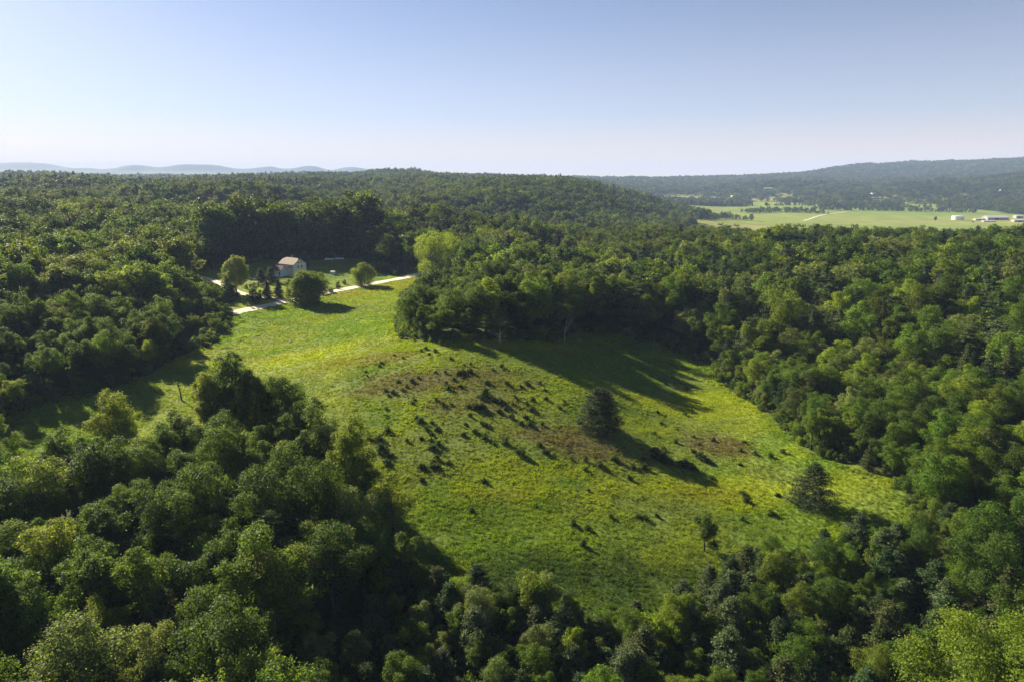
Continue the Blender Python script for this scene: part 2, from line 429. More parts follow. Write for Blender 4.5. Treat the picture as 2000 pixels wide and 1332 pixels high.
def ground_mat():
    m, nt, out = new_mat('ground_cover')
    at_ = N(nt, 'ShaderNodeAttribute', attribute_type='GEOMETRY', attribute_name='cover')
    tc = N(nt, 'ShaderNodeNewGeometry')
    n1 = N(nt, 'ShaderNodeTexNoise', Scale=.9, Detail=6.0, Roughness=.7); nt.links.new(tc.outputs['Position'], n1.inputs['Vector'])
    n2 = N(nt, 'ShaderNodeTexNoise', Scale=.02, Detail=5.0); nt.links.new(tc.outputs['Position'], n2.inputs['Vector'])
    mr = N(nt, 'ShaderNodeMapRange'); mr.inputs['From Min'].default_value = .3; mr.inputs['From Max'].default_value = .7
    mr.inputs['To Min'].default_value = .65; mr.inputs['To Max'].default_value = 1.3; nt.links.new(n1.outputs['Fac'], mr.inputs['Value'])
    mr2 = N(nt, 'ShaderNodeMapRange'); mr2.inputs['From Min'].default_value = .35; mr2.inputs['From Max'].default_value = .65
    mr2.inputs['To Min'].default_value = .85; mr2.inputs['To Max'].default_value = 1.15; nt.links.new(n2.outputs['Fac'], mr2.inputs['Value'])
    mu = N(nt, 'ShaderNodeMath', operation='MULTIPLY'); nt.links.new(mr.outputs[0], mu.inputs[0]); nt.links.new(mr2.outputs[0], mu.inputs[1])
    vm = N(nt, 'ShaderNodeVectorMath', operation='SCALE'); nt.links.new(at_.outputs['Color'], vm.inputs[0]); nt.links.new(mu.outputs[0], vm.inputs['Scale'])
    bp = N(nt, 'ShaderNodeBump', Strength=.6, Distance=.4); nt.links.new(n1.outputs['Fac'], bp.inputs['Height'])
    b = N(nt, 'ShaderNodeBsdfPrincipled', Roughness=.95); b.inputs['Specular IOR Level'].default_value = .1
    nt.links.new(vm.outputs[0], b.inputs['Base Color']); nt.links.new(bp.outputs[0], b.inputs['Normal']); nt.links.new(b.outputs[0], out.inputs[0])
    return m
M_GROUND = ground_mat()

# ------------------------------------------------------------------ ground: one sheet to beyond the far mountains
def axis(n, near, far):
    t = np.linspace(-1, 1, n); k = 6.2
    s = np.sinh(k * t) / np.sinh(k)
    lin = t * near
    return lin + np.sign(t) * (far - near) * np.abs(s) ** 1.0
def build_ground():
    nx, ny = 560, 520
    xs = axis(nx, 620, 15000)
    ty = np.linspace(0, 1, ny)
    ys = -600 + 1150 * ty + 16800 * (np.sinh(6.2 * ty) / np.sinh(6.2))
    X, Y = np.meshgrid(xs, ys)
    Z = height(X, Y)
    V = np.stack([X.ravel(), Y.ravel(), Z.ravel()], 1)
    a = (np.arange(ny - 1)[:, None] * nx + np.arange(nx - 1)[None, :]).ravel()
    F = np.stack([a, a + 1, a + 1 + nx, a + nx], 1)
    me = mesh_np('ground', V, F, [M_GROUND])
    x, y = V[:, 0], V[:, 1]
    r = np.hypot(x, y)
    c = np.tile(np.array([.040, .055, .018]), (len(x), 1))
    far = sstep(900, 2500, r)[:, None]
    c = c * (1 - far) + np.array([.035, .060, .022]) * far
    near = inside(MEADOW, x, y) | inside(YARD, x, y) | inside(SHADE, x, y) | inside(GLADE, x, y)
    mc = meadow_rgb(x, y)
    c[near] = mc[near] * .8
    vo = valley_open(x, y) | valley_gap(x, y)
    n = fnoise(x, y, 400, 12, 3)[:, None]; st = vnoise(x * .15 + y * .05, y, 90, 3)[:, None]
    fc = np.array([.17, .225, .04]) * (1 - sstep(.4, .65, n)) + np.array([.22, .225, .065]) * sstep(.4, .65, n)
    fc = fc * (1 - .5 * sstep(.5, .8, st)) + np.array([.12, .19, .03]) * .5 * sstep(.5, .8, st)
    c[vo] = fc[vo]
    ca = me.attributes.new('cover', 'FLOAT_COLOR', 'POINT')
    ca.data.foreach_set('color', np.concatenate([c, np.ones((len(c), 1))], 1).astype(np.float32).ravel())
    me.polygons.foreach_set('use_smooth', np.ones(len(F), bool))
    o = link('ground', me); tag(o, 'rolling green ground of meadow, woodland floor and far valley', kind='structure')
build_ground()

# roads: strips laid over the ground
def strip(name, pts, width, mat, lift=.10, step=3.0, label=None, rmin=0, rough=.25):
    P = np.array([at(px, py, rmin)[:2] for px, py in pts])
    seg = np.hypot(*np.diff(P, axis=0).T); L = np.concatenate([[0], np.cumsum(seg)])
    s = np.arange(0, L[-1], step); x = np.interp(s, L, P[:, 0]); y = np.interp(s, L, P[:, 1])
    for _ in range(4):
        x[1:-1] = (x[:-2] + 2 * x[1:-1] + x[2:]) / 4; y[1:-1] = (y[:-2] + 2 * y[1:-1] + y[2:]) / 4
    tx = np.gradient(x); ty = np.gradient(y); l = np.hypot(tx, ty); nx, ny = -ty / l, tx / l
    k = np.array([-.5, -.2, 0, .2, .5]); rows = []
    w = width * (1 + rough * (vnoise(s, s * 0, 7, 3) - .5))
    for q in k:
        xx = x + nx * w * q; yy = y + ny * w * q
        rows.append(np.stack([xx, yy, height(xx, yy) + lift + .05 * (.25 - q * q)], 1))
    V = np.stack(rows, 1).reshape(-1, 3); n = len(s)
    a = (np.arange(n - 1)[:, None] * 5 + np.arange(4)[None, :]).ravel()
    o = link(name, mesh_np(name, V, np.stack([a, a + 5, a + 6, a + 1], 1), [mat]))
    tag(o, label, kind='structure'); return P
def gravel_mat():
    m, nt, out = new_mat('pale_gravel')
    g = N(nt, 'ShaderNodeNewGeometry'); n1 = N(nt, 'ShaderNodeTexNoise', Scale=.5, Detail=8.0, Roughness=.7)
    nt.links.new(g.outputs['Position'], n1.inputs['Vector'])
    c = mixc(nt, n1.outputs['Fac'], (.42, .38, .31), (.68, .62, .53))
    b = N(nt, 'ShaderNodeBsdfPrincipled', Roughness=.95); bp = N(nt, 'ShaderNodeBump', Strength=.3, Distance=.05)
    nt.links.new(n1.outputs['Fac'], bp.inputs['Height']); nt.links.new(bp.outputs[0], b.inputs['Normal'])
    nt.links.new(c, b.inputs['Base Color']); nt.links.new(b.outputs[0], out.inputs[0]); return m
M_GRAVEL = gravel_mat()
ROAD = strip('gravel_road', [(440, 616), (470, 608), (540, 594), (600, 580), (660, 568), (720, 556), (790, 543), (835, 532), (858, 522), (890, 505)], 7.0, M_GRAVEL, label='pale gravel road running along the far side of the meadow')
DRIVE = strip('gravel_road', [(572, 586), (545, 585), (515, 581), (490, 578), (468, 573), (450, 565), (430, 553), (410, 546), (384, 539), (365, 536)], 4.8, M_GRAVEL, label='narrow pale gravel drive branching off the road past the light green tall tree')
strip('footpath', [(478, 547), (495, 545), (515, 544), (535, 545)], 1.6, M_GRAVEL, label='thin pale path crossing the shaded lawn left of the house')
strip('valley_road', [(1570, 432), (1600, 422), (1625, 418), (1660, 414)], 6, M_GRAVEL, lift=.4, step=25, label='pale dirt track in the valley field', rmin=900)

# ------------------------------------------------------------------ leaves, trunks and tree kinds
def unit(v): return v / np.maximum(np.linalg.norm(v, axis=-1, keepdims=True), 1e-9)
def cards(P, Nn, size, aspect, rng, along=None):
    n = len(P); size = np.broadcast_to(np.asarray(size, float), (n,))[:, None]
    Nn = unit(Nn)
    ref = rng.normal(size=(n, 3)) if along is None else along
    t = unit(ref - (ref * Nn).sum(1, keepdims=True) * Nn); b = np.cross(Nn, t)
    V = np.stack([P - t * size * .5, P + b * size * .5 * aspect + t * size * .08, P + t * size * .5, P - b * size * .5 * aspect + t * size * .08], 1).reshape(-1, 3)
    return V, np.arange(4 * n).reshape(n, 4)

def broad_crown(seed, H, R, base=.2, lobes=46, sprays=900, per=10, leaf=.28, top=1.0, ragged=.28, inner=.12, low=1.65, core=(.46, .38)):
    rng = np.random.default_rng(seed)
    zc = H * (1 + base) / 2; rz = H * (1 - base) / 2
    nl = max(6, lobes // 4); i = np.arange(nl) + .5
    ph = np.arccos(np.clip(1 - low * i / nl + rng.normal(0, .07, nl), -1, 1)); th = np.pi * (1 + 5 ** .5) * i + rng.normal(0, .4, nl)
    D = np.stack([np.cos(th) * np.sin(ph), np.sin(th) * np.sin(ph), np.cos(ph)], 1)
    u = rng.uniform(.52, .84, nl) + rng.normal(0, ragged * .45, nl)
    prof = 1 - (1 - top) * np.clip(D[:, 2:3], 0, 1)
    L = D * np.array([R, R, rz]) * u[:, None]; L[:, :2] *= prof
    per_l = max(3, lobes // nl); lead = unit(D + np.array([0, 0, .6]))
    C = np.repeat(L, per_l, 0) + rng.normal(size=(nl * per_l, 3)) * R * .17 + np.repeat(lead, per_l, 0) * (rng.uniform(-.1, .42, nl * per_l) * R * .6)[:, None]
    lr = R * rng.uniform(.14, .31, len(C))
    C = np.vstack([C, [[0, 0, -rz * .1]], [[0, 0, rz * .3]]]); lr = np.append(lr, [R * core[0], R * core[1]])
    C[:, 2] += zc
    n = int(sprays * 2.6)
    k = rng.choice(len(lr), n, p=lr ** 2 / (lr ** 2).sum())
    d = unit(rng.normal(size=(n, 3)) + np.array([0, 0, .35]))
    ax_ = unit(C - np.array([0, 0, zc - rz * .5]) + np.array([0, 0, R * .5])); st_ = rng.uniform(.1, .75, len(lr))
    dd = d + ax_[k] * ((d * ax_[k]).sum(1) * st_[k])[:, None]
    P = C[k] + dd * lr[k][:, None] * rng.uniform(.8, 1.15, n)[:, None]
    dist = np.linalg.norm(P[:, None, :] - C[None], axis=2) / lr[None]
    dist[np.arange(n), k] = 9
    ok = (dist.min(1) > .82) | (rng.random(n) < inner)
    P, d, k = P[ok][:sprays], d[ok][:sprays], k[ok][:sprays]
    m = len(P); out = unit(P - np.array([0, 0, zc - rz * .3]))
    sr = lr[k] * .26 + .12
    off = rng.normal(size=(m, per, 3)); off[..., 2] *= .6
    LP = (P[:, None] + off * sr[:, None, None] * .8).reshape(-1, 3)
    LN = (d[:, None] * .55 + out[:, None] * .35 + np.array([0, 0, .35]) + rng.normal(size=(m, per, 3)) * .75).reshape(-1, 3)
    V, F = cards(LP, LN, leaf * np.repeat(rng.uniform(.75, 1.35, m), per) * rng.uniform(.7, 1.3, len(LP)), .62, rng)
    return V, F, C, lr

def broad_trunk(seed, H, C, lr, base, mat, thick=.022, limbs=9):
    rng = random.Random(seed); mb = MB(); r0 = H * thick
    top = H * .72; bend = [(rng.uniform(-.25, .25), rng.uniform(-.25, .25)) for _ in range(5)]
    pts = [(0, 0, -.4)] + [(bend[k][0] * (k + 1) * .35, bend[k][1] * (k + 1) * .35, top * (k + 1) / 5) for k in range(5)]
    mb.tube(pts, [r0 * 1.25, r0, r0 * .85, r0 * .65, r0 * .45, r0 * .2], 7)
    idx = sorted(range(len(C) - 2), key=lambda q: rng.random())[:limbs]
    for q in idx:
        c = C[q]; z0 = max(H * base * .8, min(c[2] - H * .12, top * .9) * rng.uniform(.75, .95))
        f = z0 / top * 5; a = int(min(max(f, 0), 4)); s = Vector(pts[min(a + 1, 5)]) * 1; s.z = z0
        e = Vector(c) ; mid = s.lerp(e, .5) + Vector((0, 0, -.04 * H))
        mb.tube([s, mid, e], [r0 * .42, r0 * .28, r0 * .08], 5)
    return mb.mesh('trunk', [mat], True)

def conifer(seed, H, R, base=.1, gap=.6, boughs=6, droop=-.05, lift=.25, pads=5, per=10, leaf=.4, aspect=.42, prof=.85, irr=.25, tuft=.35, mat=None):
    """trunk with whorls of boughs that carry flat sprays of needles"""
    rng = np.random.default_rng(seed); LP = []; LN = []; LA = []; mb = MB(); per = int(per * 1.5)
    mb.tube([(0, 0, -.4), (0, 0, H * .5), (0, 0, H * .97)], [H * .018, H * .011, .02], 6)
    z = H * base
    while z < H * .97:
        t = (z / H - base) / (1 - base)
        L0 = R * ((1 - t) ** prof) * (1 if t > .12 else .75 + t * 2) + .12 * R * (1 - t)
        for b in range(boughs):
            az = rng.uniform(0, 2 * np.pi); L = L0 * rng.uniform(1 - irr, 1 + irr * .6)
            if L < .15: L = .15
            e = lift * (t - .3) + droop + rng.normal(0, .06)
            d = np.array([math.cos(az), math.sin(az), e]); zz = z + rng.uniform(-.4, .4) * gap
            tip = np.array([0, 0, zz]) + d * L + np.array([0, 0, .08 * L])
            if L > .8: mb.tube([(0, 0, zz), tuple(tip)], [.012 * H * (1 - t) * .4 + .02, .01], 3, cap=False)
            npd = max(2, int(pads * L / R + 1.5))
            for q in range(npd):
                u = .3 + .75 * (q + rng.random() * .6) / npd
                side = np.array([-math.sin(az), math.cos(az), 0])
                c = np.array([0, 0, zz]) + d * L * u + side * rng.normal(0, .16) * L * (1.1 - u * .6) + np.array([0, 0, .08 * L * u * u])
                off = rng.normal(size=(per, 3)) * np.array([1, 1, .38]) * tuft * (.6 + .5 * L / R)
                LP.append(c + off)
                LN.append(np.array([0, 0, .9]) + d * .3 + rng.normal(size=(per, 3)) * .55)
                LA.append(d + np.array([0, 0, .35]) + rng.normal(size=(per, 3)) * .6)
        z += gap * (.75 + .5 * rng.random()) * (1 - .35 * t)
    LP, LN, LA = np.vstack(LP), np.vstack(LN), np.vstack(LA)
    V, F = cards(LP, LN, leaf * rng.uniform(.7, 1.3, len(LP)), aspect, rng, along=LA)
    return mesh_np('crown', V, F, [M_NEEDLE]), mb.mesh('trunk', [M_BARK])

def bare_tree(seed, H, spread=.45, depth=4, mat=None, r0=None, lean=(0, 0), kids=3):
    rng = random.Random(seed); mb = MB()
    def grow(p, d, L, r, k):
        mid = p + d * L * .5 + Vector((rng.uniform(-1, 1), rng.uniform(-1, 1), 0)) * L * .06
        e = p + d * L
        mb.tube([p, mid, e], [r, r * .8, r * .6], 6 if k == depth else 4)
        if k <= 0: return
        for _ in range(kids if k < depth else kids):
            a = Vector((rng.uniform(-1, 1), rng.uniform(-1, 1), rng.uniform(-.25, .7)))
            grow(e - d * L * rng.uniform(0, .35), (d + a * spread * 1.4).normalized(), L * rng.uniform(.5, .75), r * .5, k - 1)
    grow(Vector((0, 0, -.3)), Vector((lean[0], lean[1], 1)).normalized(), H * .42, r0 or H * .02, depth)
    return mb

# kinds: near (fine leaves), middle distance and far (coarser leaves)
def make_broad(seed, H, R, **kw):
    b = kw.get('base', .2); mat = kw.pop('bark', M_BARK)
    V, F, C, lr = broad_crown(seed, H, R, **kw)
    return mesh_np('crown', V, F, [M_LEAF]), broad_trunk(seed, H, C, lr, b, mat)
NEAR_B = [make_broad(11, 15, 3.9, sprays=1500), make_broad(12, 16, 4.4, lobes=42, sprays=1800), make_broad(13, 14, 3.7, top=.75, base=.15, sprays=1300),
          make_broad(14, 17, 4.1, base=.25, ragged=.4, sprays=1600), make_broad(15, 13, 4.0, base=.15, lobes=30, sprays=1500), make_broad(16, 15, 3.4, top=.6, base=.12, lobes=36, sprays=1300, ragged=.35),
          make_broad(17, 16, 4.8, lobes=48, base=.22, ragged=.35, sprays=1900), make_broad(18, 14, 4.1, top=.85, base=.1, sprays=1400)]
NEAR_C = [conifer(31, 13, 3.4, gap=.75, boughs=6, pads=6, leaf=.42, per=9), conifer(32, 16, 4.2, gap=.95, boughs=6, pads=6, leaf=.5, irr=.45, prof=.65, base=.2, per=10),
          conifer(33, 11, 2.9, gap=.62, boughs=6, leaf=.38, prof=.75, per=9), conifer(34, 15, 3.0, gap=.7, boughs=7, droop=-.2, lift=.1, leaf=.42, prof=.95, irr=.15, per=8),
          conifer(35, 17, 5.0, gap=1.15, boughs=6, pads=7, leaf=.52, irr=.55, prof=.55, base=.25, per=11)]
YOUNG = [conifer(36, 7, 2.6, gap=.42, boughs=7, leaf=.34, prof=.6, base=.03, per=9, tuft=.28), conifer(37, 8, 2.9, gap=.45, boughs=7, leaf=.36, prof=.55, base=.03, irr=.4, per=9, tuft=.3)]
MID_B = [make_broad(s, H, R * 1.08, sprays=int(sp * 1.7), per=7, leaf=.54, core=(.6, .5), **kw) for s, H, R, sp, kw in ((51, 15, 4.6, 420, {}), (52, 16, 5.2, 480, {'lobes': 40}), (53, 14, 3.8, 380, {'top': .75}), (54, 17, 4.8, 460, {'ragged': .4}), (55, 15, 5.4, 480, {'base': .15}))]
MID_C = [conifer(s, H, R, gap=g, boughs=5, pads=4, per=6, leaf=.85, prof=p, tuft=.45, irr=ir) for s, H, R, g, p, ir in ((61, 15, 3.2, 1.1, .85, .2), (62, 17, 4.0, 1.3, .65, .4), (63, 13, 3.0, 1.0, .8, .3))]
FAR_B = [make_broad(s, H, R, sprays=170, per=4, leaf=1.35, lobes=12, base=.1, inner=.3, core=(.62, .55), ragged=.15) for s, H, R in ((71, 14, 5.2), (72, 15, 5.8), (73, 13, 4.8), (74, 16, 5.4))]
FAR_C = [conifer(s, H, R, gap=2.1, boughs=4, pads=3, per=3, leaf=1.9, aspect=.45, prof=.8, tuft=.5) for s, H, R in ((81, 15, 3.6), (82, 17, 3.9))]
SHRUB = [make_broad(s, 1.9, 1.35, base=-.35, lobes=12, sprays=230, per=7, leaf=.26, inner=.4) for s in (91, 92, 93)]
BUSH = [make_broad(s, 4.2, 2.3, base=-.15, lobes=16, sprays=420, per=8, leaf=.27) for s in (94, 95, 96)]

# leaf tints
TONES = {
    'dark green': (.045, .088, .013), 'mid green': (.072, .132, .016), 'yellow-green': (.125, .185, .017), 'greyish green': (.105, .145, .052), 'olive': (.092, .135, .020)}
CTONES = {'dark blue-green': (.034, .066, .022), 'grey-green': (.066, .095, .040), 'olive green': (.058, .078, .024)}
def jit(c, rng, a=.12):
    k = rng.uniform(1 - a, 1 + a); return [min(1, max(0, v * k * rng.uniform(.94, 1.06))) for v in c]

# ------------------------------------------------------------------ single trees and bushes that the photograph shows on their own
ALL = []
def place_tree(name, proto, x, y, tone, label, cat='tree', group=None, s=1.0, sz=None, rot=0.0, lean=0.0, z=None):
    e = link(name, None)
    e.location = (x, y, float(height(x, y)) if z is None else z); e.rotation_euler = (lean, 0, rot); e.scale = (s, s, sz or s)
    tag(e, label, cat, group); ALL.append(e)
    c = link('crown', proto[0], e); c['tint'] = [float(v) for v in tone]
    if proto[1] is not None: link('trunk', proto[1], e)
    return e
R0 = np.random.default_rng(5)
def px_height(px, py_base, py_top):
    x, y, z = at(px, py_base); _, _, dep = proj(x, y, z)
    return (x, y, z), (py_base - py_top) * float(dep) / FPX / math.cos(PITCH * .9)
(x, y, _), h = px_height(603, 594, 536)
place_tree('round_tree', make_broad(101, h, h * .52, base=-.02, lobes=90, sprays=4600, per=9, leaf=.50, top=1.0, ragged=.06, low=1.93, core=(.74, .6)), x, y, (.10, .155, .017), 'broad round leafy tree beside the gravel road casting a round shadow on the meadow')
(x, y, _), h = px_height(713, 559, 524)
place_tree('round_tree', make_broad(102, h, h * .58, base=-.02, lobes=56, sprays=2600, per=9, leaf=.36, ragged=.08, low=1.93, core=(.74, .6)), x, y, (.11, .165, .018), 'small round tree on the far edge of the gravel road below the tan lawn')
(x, y, _), h = px_height(462, 575, 504)
place_tree('poplar_tree', make_broad(103, h, h * .31, base=.04, lobes=72, sprays=3400, per=9, leaf=.40, top=.85, low=1.9, core=(.7, .6), ragged=.15, bark=M_PALEBARK), x, y, (.15, .205, .045), 'tall light green poplar standing alone beside the bend of the gravel drive')
(x, y, _), h = px_height(850, 536, 468)
place_tree('spreading_tree', make_broad(104, h, h * .50, base=.0, low=1.9, core=(.6, .5), lobes=64, sprays=3400, per=9, leaf=.45, ragged=.3), x, y, (.18, .26, .018), 'big bright spreading tree at the far road end, left of two')
(x, y, _), h = px_height(884, 528, 466)
place_tree('spreading_tree', make_broad(105, h, h * .46, base=.0, low=1.9, core=(.6, .5), lobes=64, sprays=3000, per=9, leaf=.45, ragged=.35), x, y, (.165, .24, .018), 'big spreading tree right behind the one at the far end of the gravel road')
(x, y, _), h = px_height(1170, 836, 755)
place_tree('pine_tree', conifer(106, h, h * .54, gap=.5, boughs=10, pads=8, per=12, leaf=.36, prof=.5, base=.02, tuft=.32, irr=.2), x, y, (.042, .064, .024), 'bushy dark pine standing alone in the middle of the right half of the meadow')
(x, y, _), h = px_height(1585, 985, 900)
place_tree('pine_tree', conifer(107, h, h * .60, gap=.5, boughs=8, pads=6, per=11, leaf=.34, prof=.7, base=.02, tuft=.28, irr=.3), x, y, (.042, .066, .026), 'dark layered pine standing alone near the lower right edge of the meadow')
SPRUCE = conifer(108, 12, 3.4, gap=.6, boughs=9, droop=-.12, lift=.15, pads=5, per=9, leaf=.42, prof=.95, irr=.12, base=.03)
for px, b, t, tone, lab in ((596, 524, 491, (.055, .085, .085), 'blue spruce with a pointed top standing behind the right end of the house'),
                            (523, 583, 549, (.018, .034, .022), 'dark spruce beside the drive, left one of the two below the house'),
                            (545, 583, 546, (.018, .034, .022), 'dark spruce beside the drive, right one of the two below the house')):
    (x, y, z), h = px_height(px, b, t)
    place_tree('spruce_tree', SPRUCE, x, y, tone, lab, s=h / 12 * 1.15, sz=h / 12)
for px, b, t, tone, lab, rr in ((511, 552, 525, (.04, .06, .03), 'dark rounded pine on the lawn left of the house, the lower of two', .55), (531, 551, 522, (.06, .08, .035), 'olive pine standing just in front of the left end of the house', .45),
                            (496, 592, 563, (.04, .065, .022), 'small dark leafy tree in the grass wedge between drive and road', .4), (457, 583, 568, (.035, .06, .02), 'little dark round tree beside the drive under the tall poplar', .5)):
    (x, y, z), h = px_height(px, b, t)
    if rr in (.55, .45): place_tree('pine_tree', YOUNG[1], x, y, tone, lab, s=h / 8 * 1.2, sz=h / 8)
    else: place_tree('small_tree', BUSH[0], x, y, tone, lab, s=h / 4.2, sz=h / 4.2)
for px, b, t, rr, tone, lab in ((465, 870, 675, .19, (.05, .10, .016), 'tallest dark leafy tree rising above the near left wood'), (420, 870, 705, .2, (.13, .18, .02), 'bright yellow-green tree left of the tallest one in the near left wood'),
    (552, 895, 738, .28, (.045, .09, .014), 'dark round-topped tree on the meadow side of the near left wood'), (605, 915, 778, .3, (.05, .1, .016), 'dark leafy tree at the corner where the near left wood meets the meadow'),
    (690, 1000, 822, .26, (.11, .165, .016), 'light green tree leaning out at the right tip of the near left wood'), (235, 905, 772, .34, (.13, .18, .018), 'yellow-green pointed tree beside the shaded left meadow'),
    (505, 880, 722, .24, (.07, .11, .03), 'slender green tree between the tallest tree and the dark round one'), (640, 960, 815, .3, (.08, .13, .03), 'pale green tree near the right tip of the near left wood')):
    (x, y, _), h = px_height(px, b, t)
    place_tree('broadleaf_tree', make_broad(300 + px, h, h * rr * .95, sprays=3200, leaf=.30, top=.7, base=.04, low=1.85, lobes=60, ragged=.22, core=(.6, .5)), x, y, tone, lab)
for px, b, t, tone, lab in ((770, 1060, 925, (.10, .14, .03), 'thin light green sapling tree at the tip of the left wood shadow'), (1375, 1075, 998, (.07, .12, .02), 'thin leafy sapling standing above the thicket at the lower meadow edge'),
    (1035, 1230, 1100, (.10, .15, .018), 'bright green leafy sapling at the bottom edge of the meadow'), (1280, 1290, 1175, (.15, .23, .015), 'vivid light green young tree in the bottom thicket')):
    (x, y, _), h = px_height(px, b, t)
    place_tree('young_tree', make_broad(400 + px, h, h * .28, sprays=900, per=8, top=.6, base=.0, leaf=.24, lobes=26, low=1.85), x, y, tone, lab)
d = ray(1950, 1262) * 97; x, y = float(d[0]), float(d[1]); g = float(height(x, y)); h = CAM_Z + float(d[2]) - g + 6.5
CORNER = (x, y)
place_tree('broadleaf_tree', make_broad(777, h, 7.5, sprays=5200, base=.05, lobes=44, leaf=.26, ragged=.4, core=(.4, .3)), x, y, (.115, .175, .017), 'large bright yellow-green crown in the bottom right corner beside the dark hollow')
# drooping birch and dying tree at the far edge of the meadow
(x, y, _), h = px_height(976, 670, 600)
place_tree('birch_tree', make_broad(110, h, h * .22, base=.08, lobes=30, sprays=700, per=9, leaf=.32, top=.6, bark=M_BIRCH), x, y, (.085, .105, .05), 'narrow drooping grey-green birch with pale stem in front of the shaded wood edge')
(x, y, _), h = px_height(1103, 672, 592)
e = link('dying_tree', None); e.location = (x, y, float(height(x, y))); tag(e, 'half dead tree with bare pale branches and thin leafy top at the meadow edge', 'tree')
bare_tree(7, h * .95, .5, 3, r0=.24).build('trunk', M_PALEBARK, e)
V, F, C, lr_ = broad_crown(111, h, h * .2, base=.62, lobes=12, sprays=190, per=8, leaf=.34)
c = link('crown', mesh_np('crown', V, F, [M_LEAF]), e); c['tint'] = [.11, .13, .05]
(x, y, _), h = px_height(355, 782, 735)
e = link('dead_tree', None); e.location = (x, y, float(height(x, y))); tag(e, 'bare forked dead snag standing alone in the left meadow', 'dead tree')
mb = MB(); mb.tube([(0, 0, -.3), (-.1, 0, h * .3), (-.35, 0, h * .55)], [.24, .19, .16], 7)
mb.tube([(-.35, 0, h * .55), (-.5, 0, h * .75), (-.2, .1, h)], [.15, .1, .05], 6); mb.tube([(-.35, 0, h * .55), (-1.1, .1, h * .75), (-1.9, 0, h * .92)], [.13, .08, .04], 6)
mb.tube([(-.2, 0, h * .45), (.15, .1, h * .58)], [.07, .03], 5); mb.tube([(-1.1, .1, h * .75), (-1.2, .1, h * .95)], [.05, .02], 5)
mb.build('trunk', M_BARK, e, True)
for px, b, t, lab in ((85, 768, 730, 'thin pale dead trunk at the edge of the shaded left wood'), (101, 772, 752, 'short pale broken trunk beside the thin dead one at the left wood edge')):
    (x, y, _), h = px_height(px, b, t); mb = MB(); mb.tube([(0, 0, -.2), (.1, 0, h * .5), (-.15, 0, h)], [.16, .12, .06], 6)
    mb.tube([(.1, 0, h * .55), (.6, 0, h * .7)], [.05, .02], 4)
    o = mb.build('dead_tree', M_PALEBARK, None, True); o.location = (x, y, float(height(x, y))); tag(o, lab, 'dead tree')
for px, b, t, lab in ((1838, 830, 755, 'pale grey leafless tree among the bushes on the right'), (1640, 760, 715, 'small brownish dead crown among the green trees right of the meadow')):
    (x, y, _), h = px_height(px, b, t); o = bare_tree(int(px), h, .55, 5, r0=.16).build('dead_tree', M_PALEBARK)
    o.location = (x, y, float(height(x, y))); tag(o, lab, 'dead tree')

# ------------------------------------------------------------------ the house and things in its yard
M_WALL = plain('cream_siding', (.72, .67, .56), .8, .06, 1.5)
M_WHITE = plain('white_paint', (.75, .75, .72), .6, .05, 2)
M_ROOFP = plain('faded_rose_shingle', (.31, .245, .21), .9, .25, 1.2)
M_ROOFD = plain('dark_brown_shingle', (.07, .045, .045), .9, .2, 1.2)
M_GLASS = plain('window_glass', (.02, .03, .04), .12, .1, 1, .6)
M_DARK = plain('dark_brush', (.035, .022, .016), .95, .3, 3)
M_METAL = plain('pale_metal_roof', (.55, .57, .60), .5, .1, .4)
M_BARNW = plain('barn_wall', (.30, .28, .26), .8, .15, .5)
def window(parent, cx, cy, cz, w, h, nrm):
    """nrm: 'x' the wall faces +X, 'y' the wall faces -Y (house frame)"""
    f = MB(); p = MB()
    def bx(m, u0, u1, z0, z1, d0, d1):
        if nrm == 'x': m.box(cx + d0, cx + d1, cy + u0, cy + u1, cz + z0, cz + z1)
        else: m.box(cx + u0, cx + u1, cy - d1, cy - d0, cz + z0, cz + z1)
    t = .09
    bx(f, -w/2 - t, w/2 + t, h/2, h/2 + t, .0, .07); bx(f, -w/2 - t, w/2 + t, -h/2 - t, -h/2, .0, .09)
    bx(f, -w/2 - t, -w/2, -h/2, h/2, .0, .07); bx(f, w/2, w/2 + t, -h/2, h/2, .0, .07); bx(f, -w/2, w/2, -.03, .03, .035, .06)
    bx(p, -w/2, w/2, -h/2, h/2, .005, .03)
    fo = f.build('window', M_WHITE, parent); p.build('pane', M_GLASS, fo)
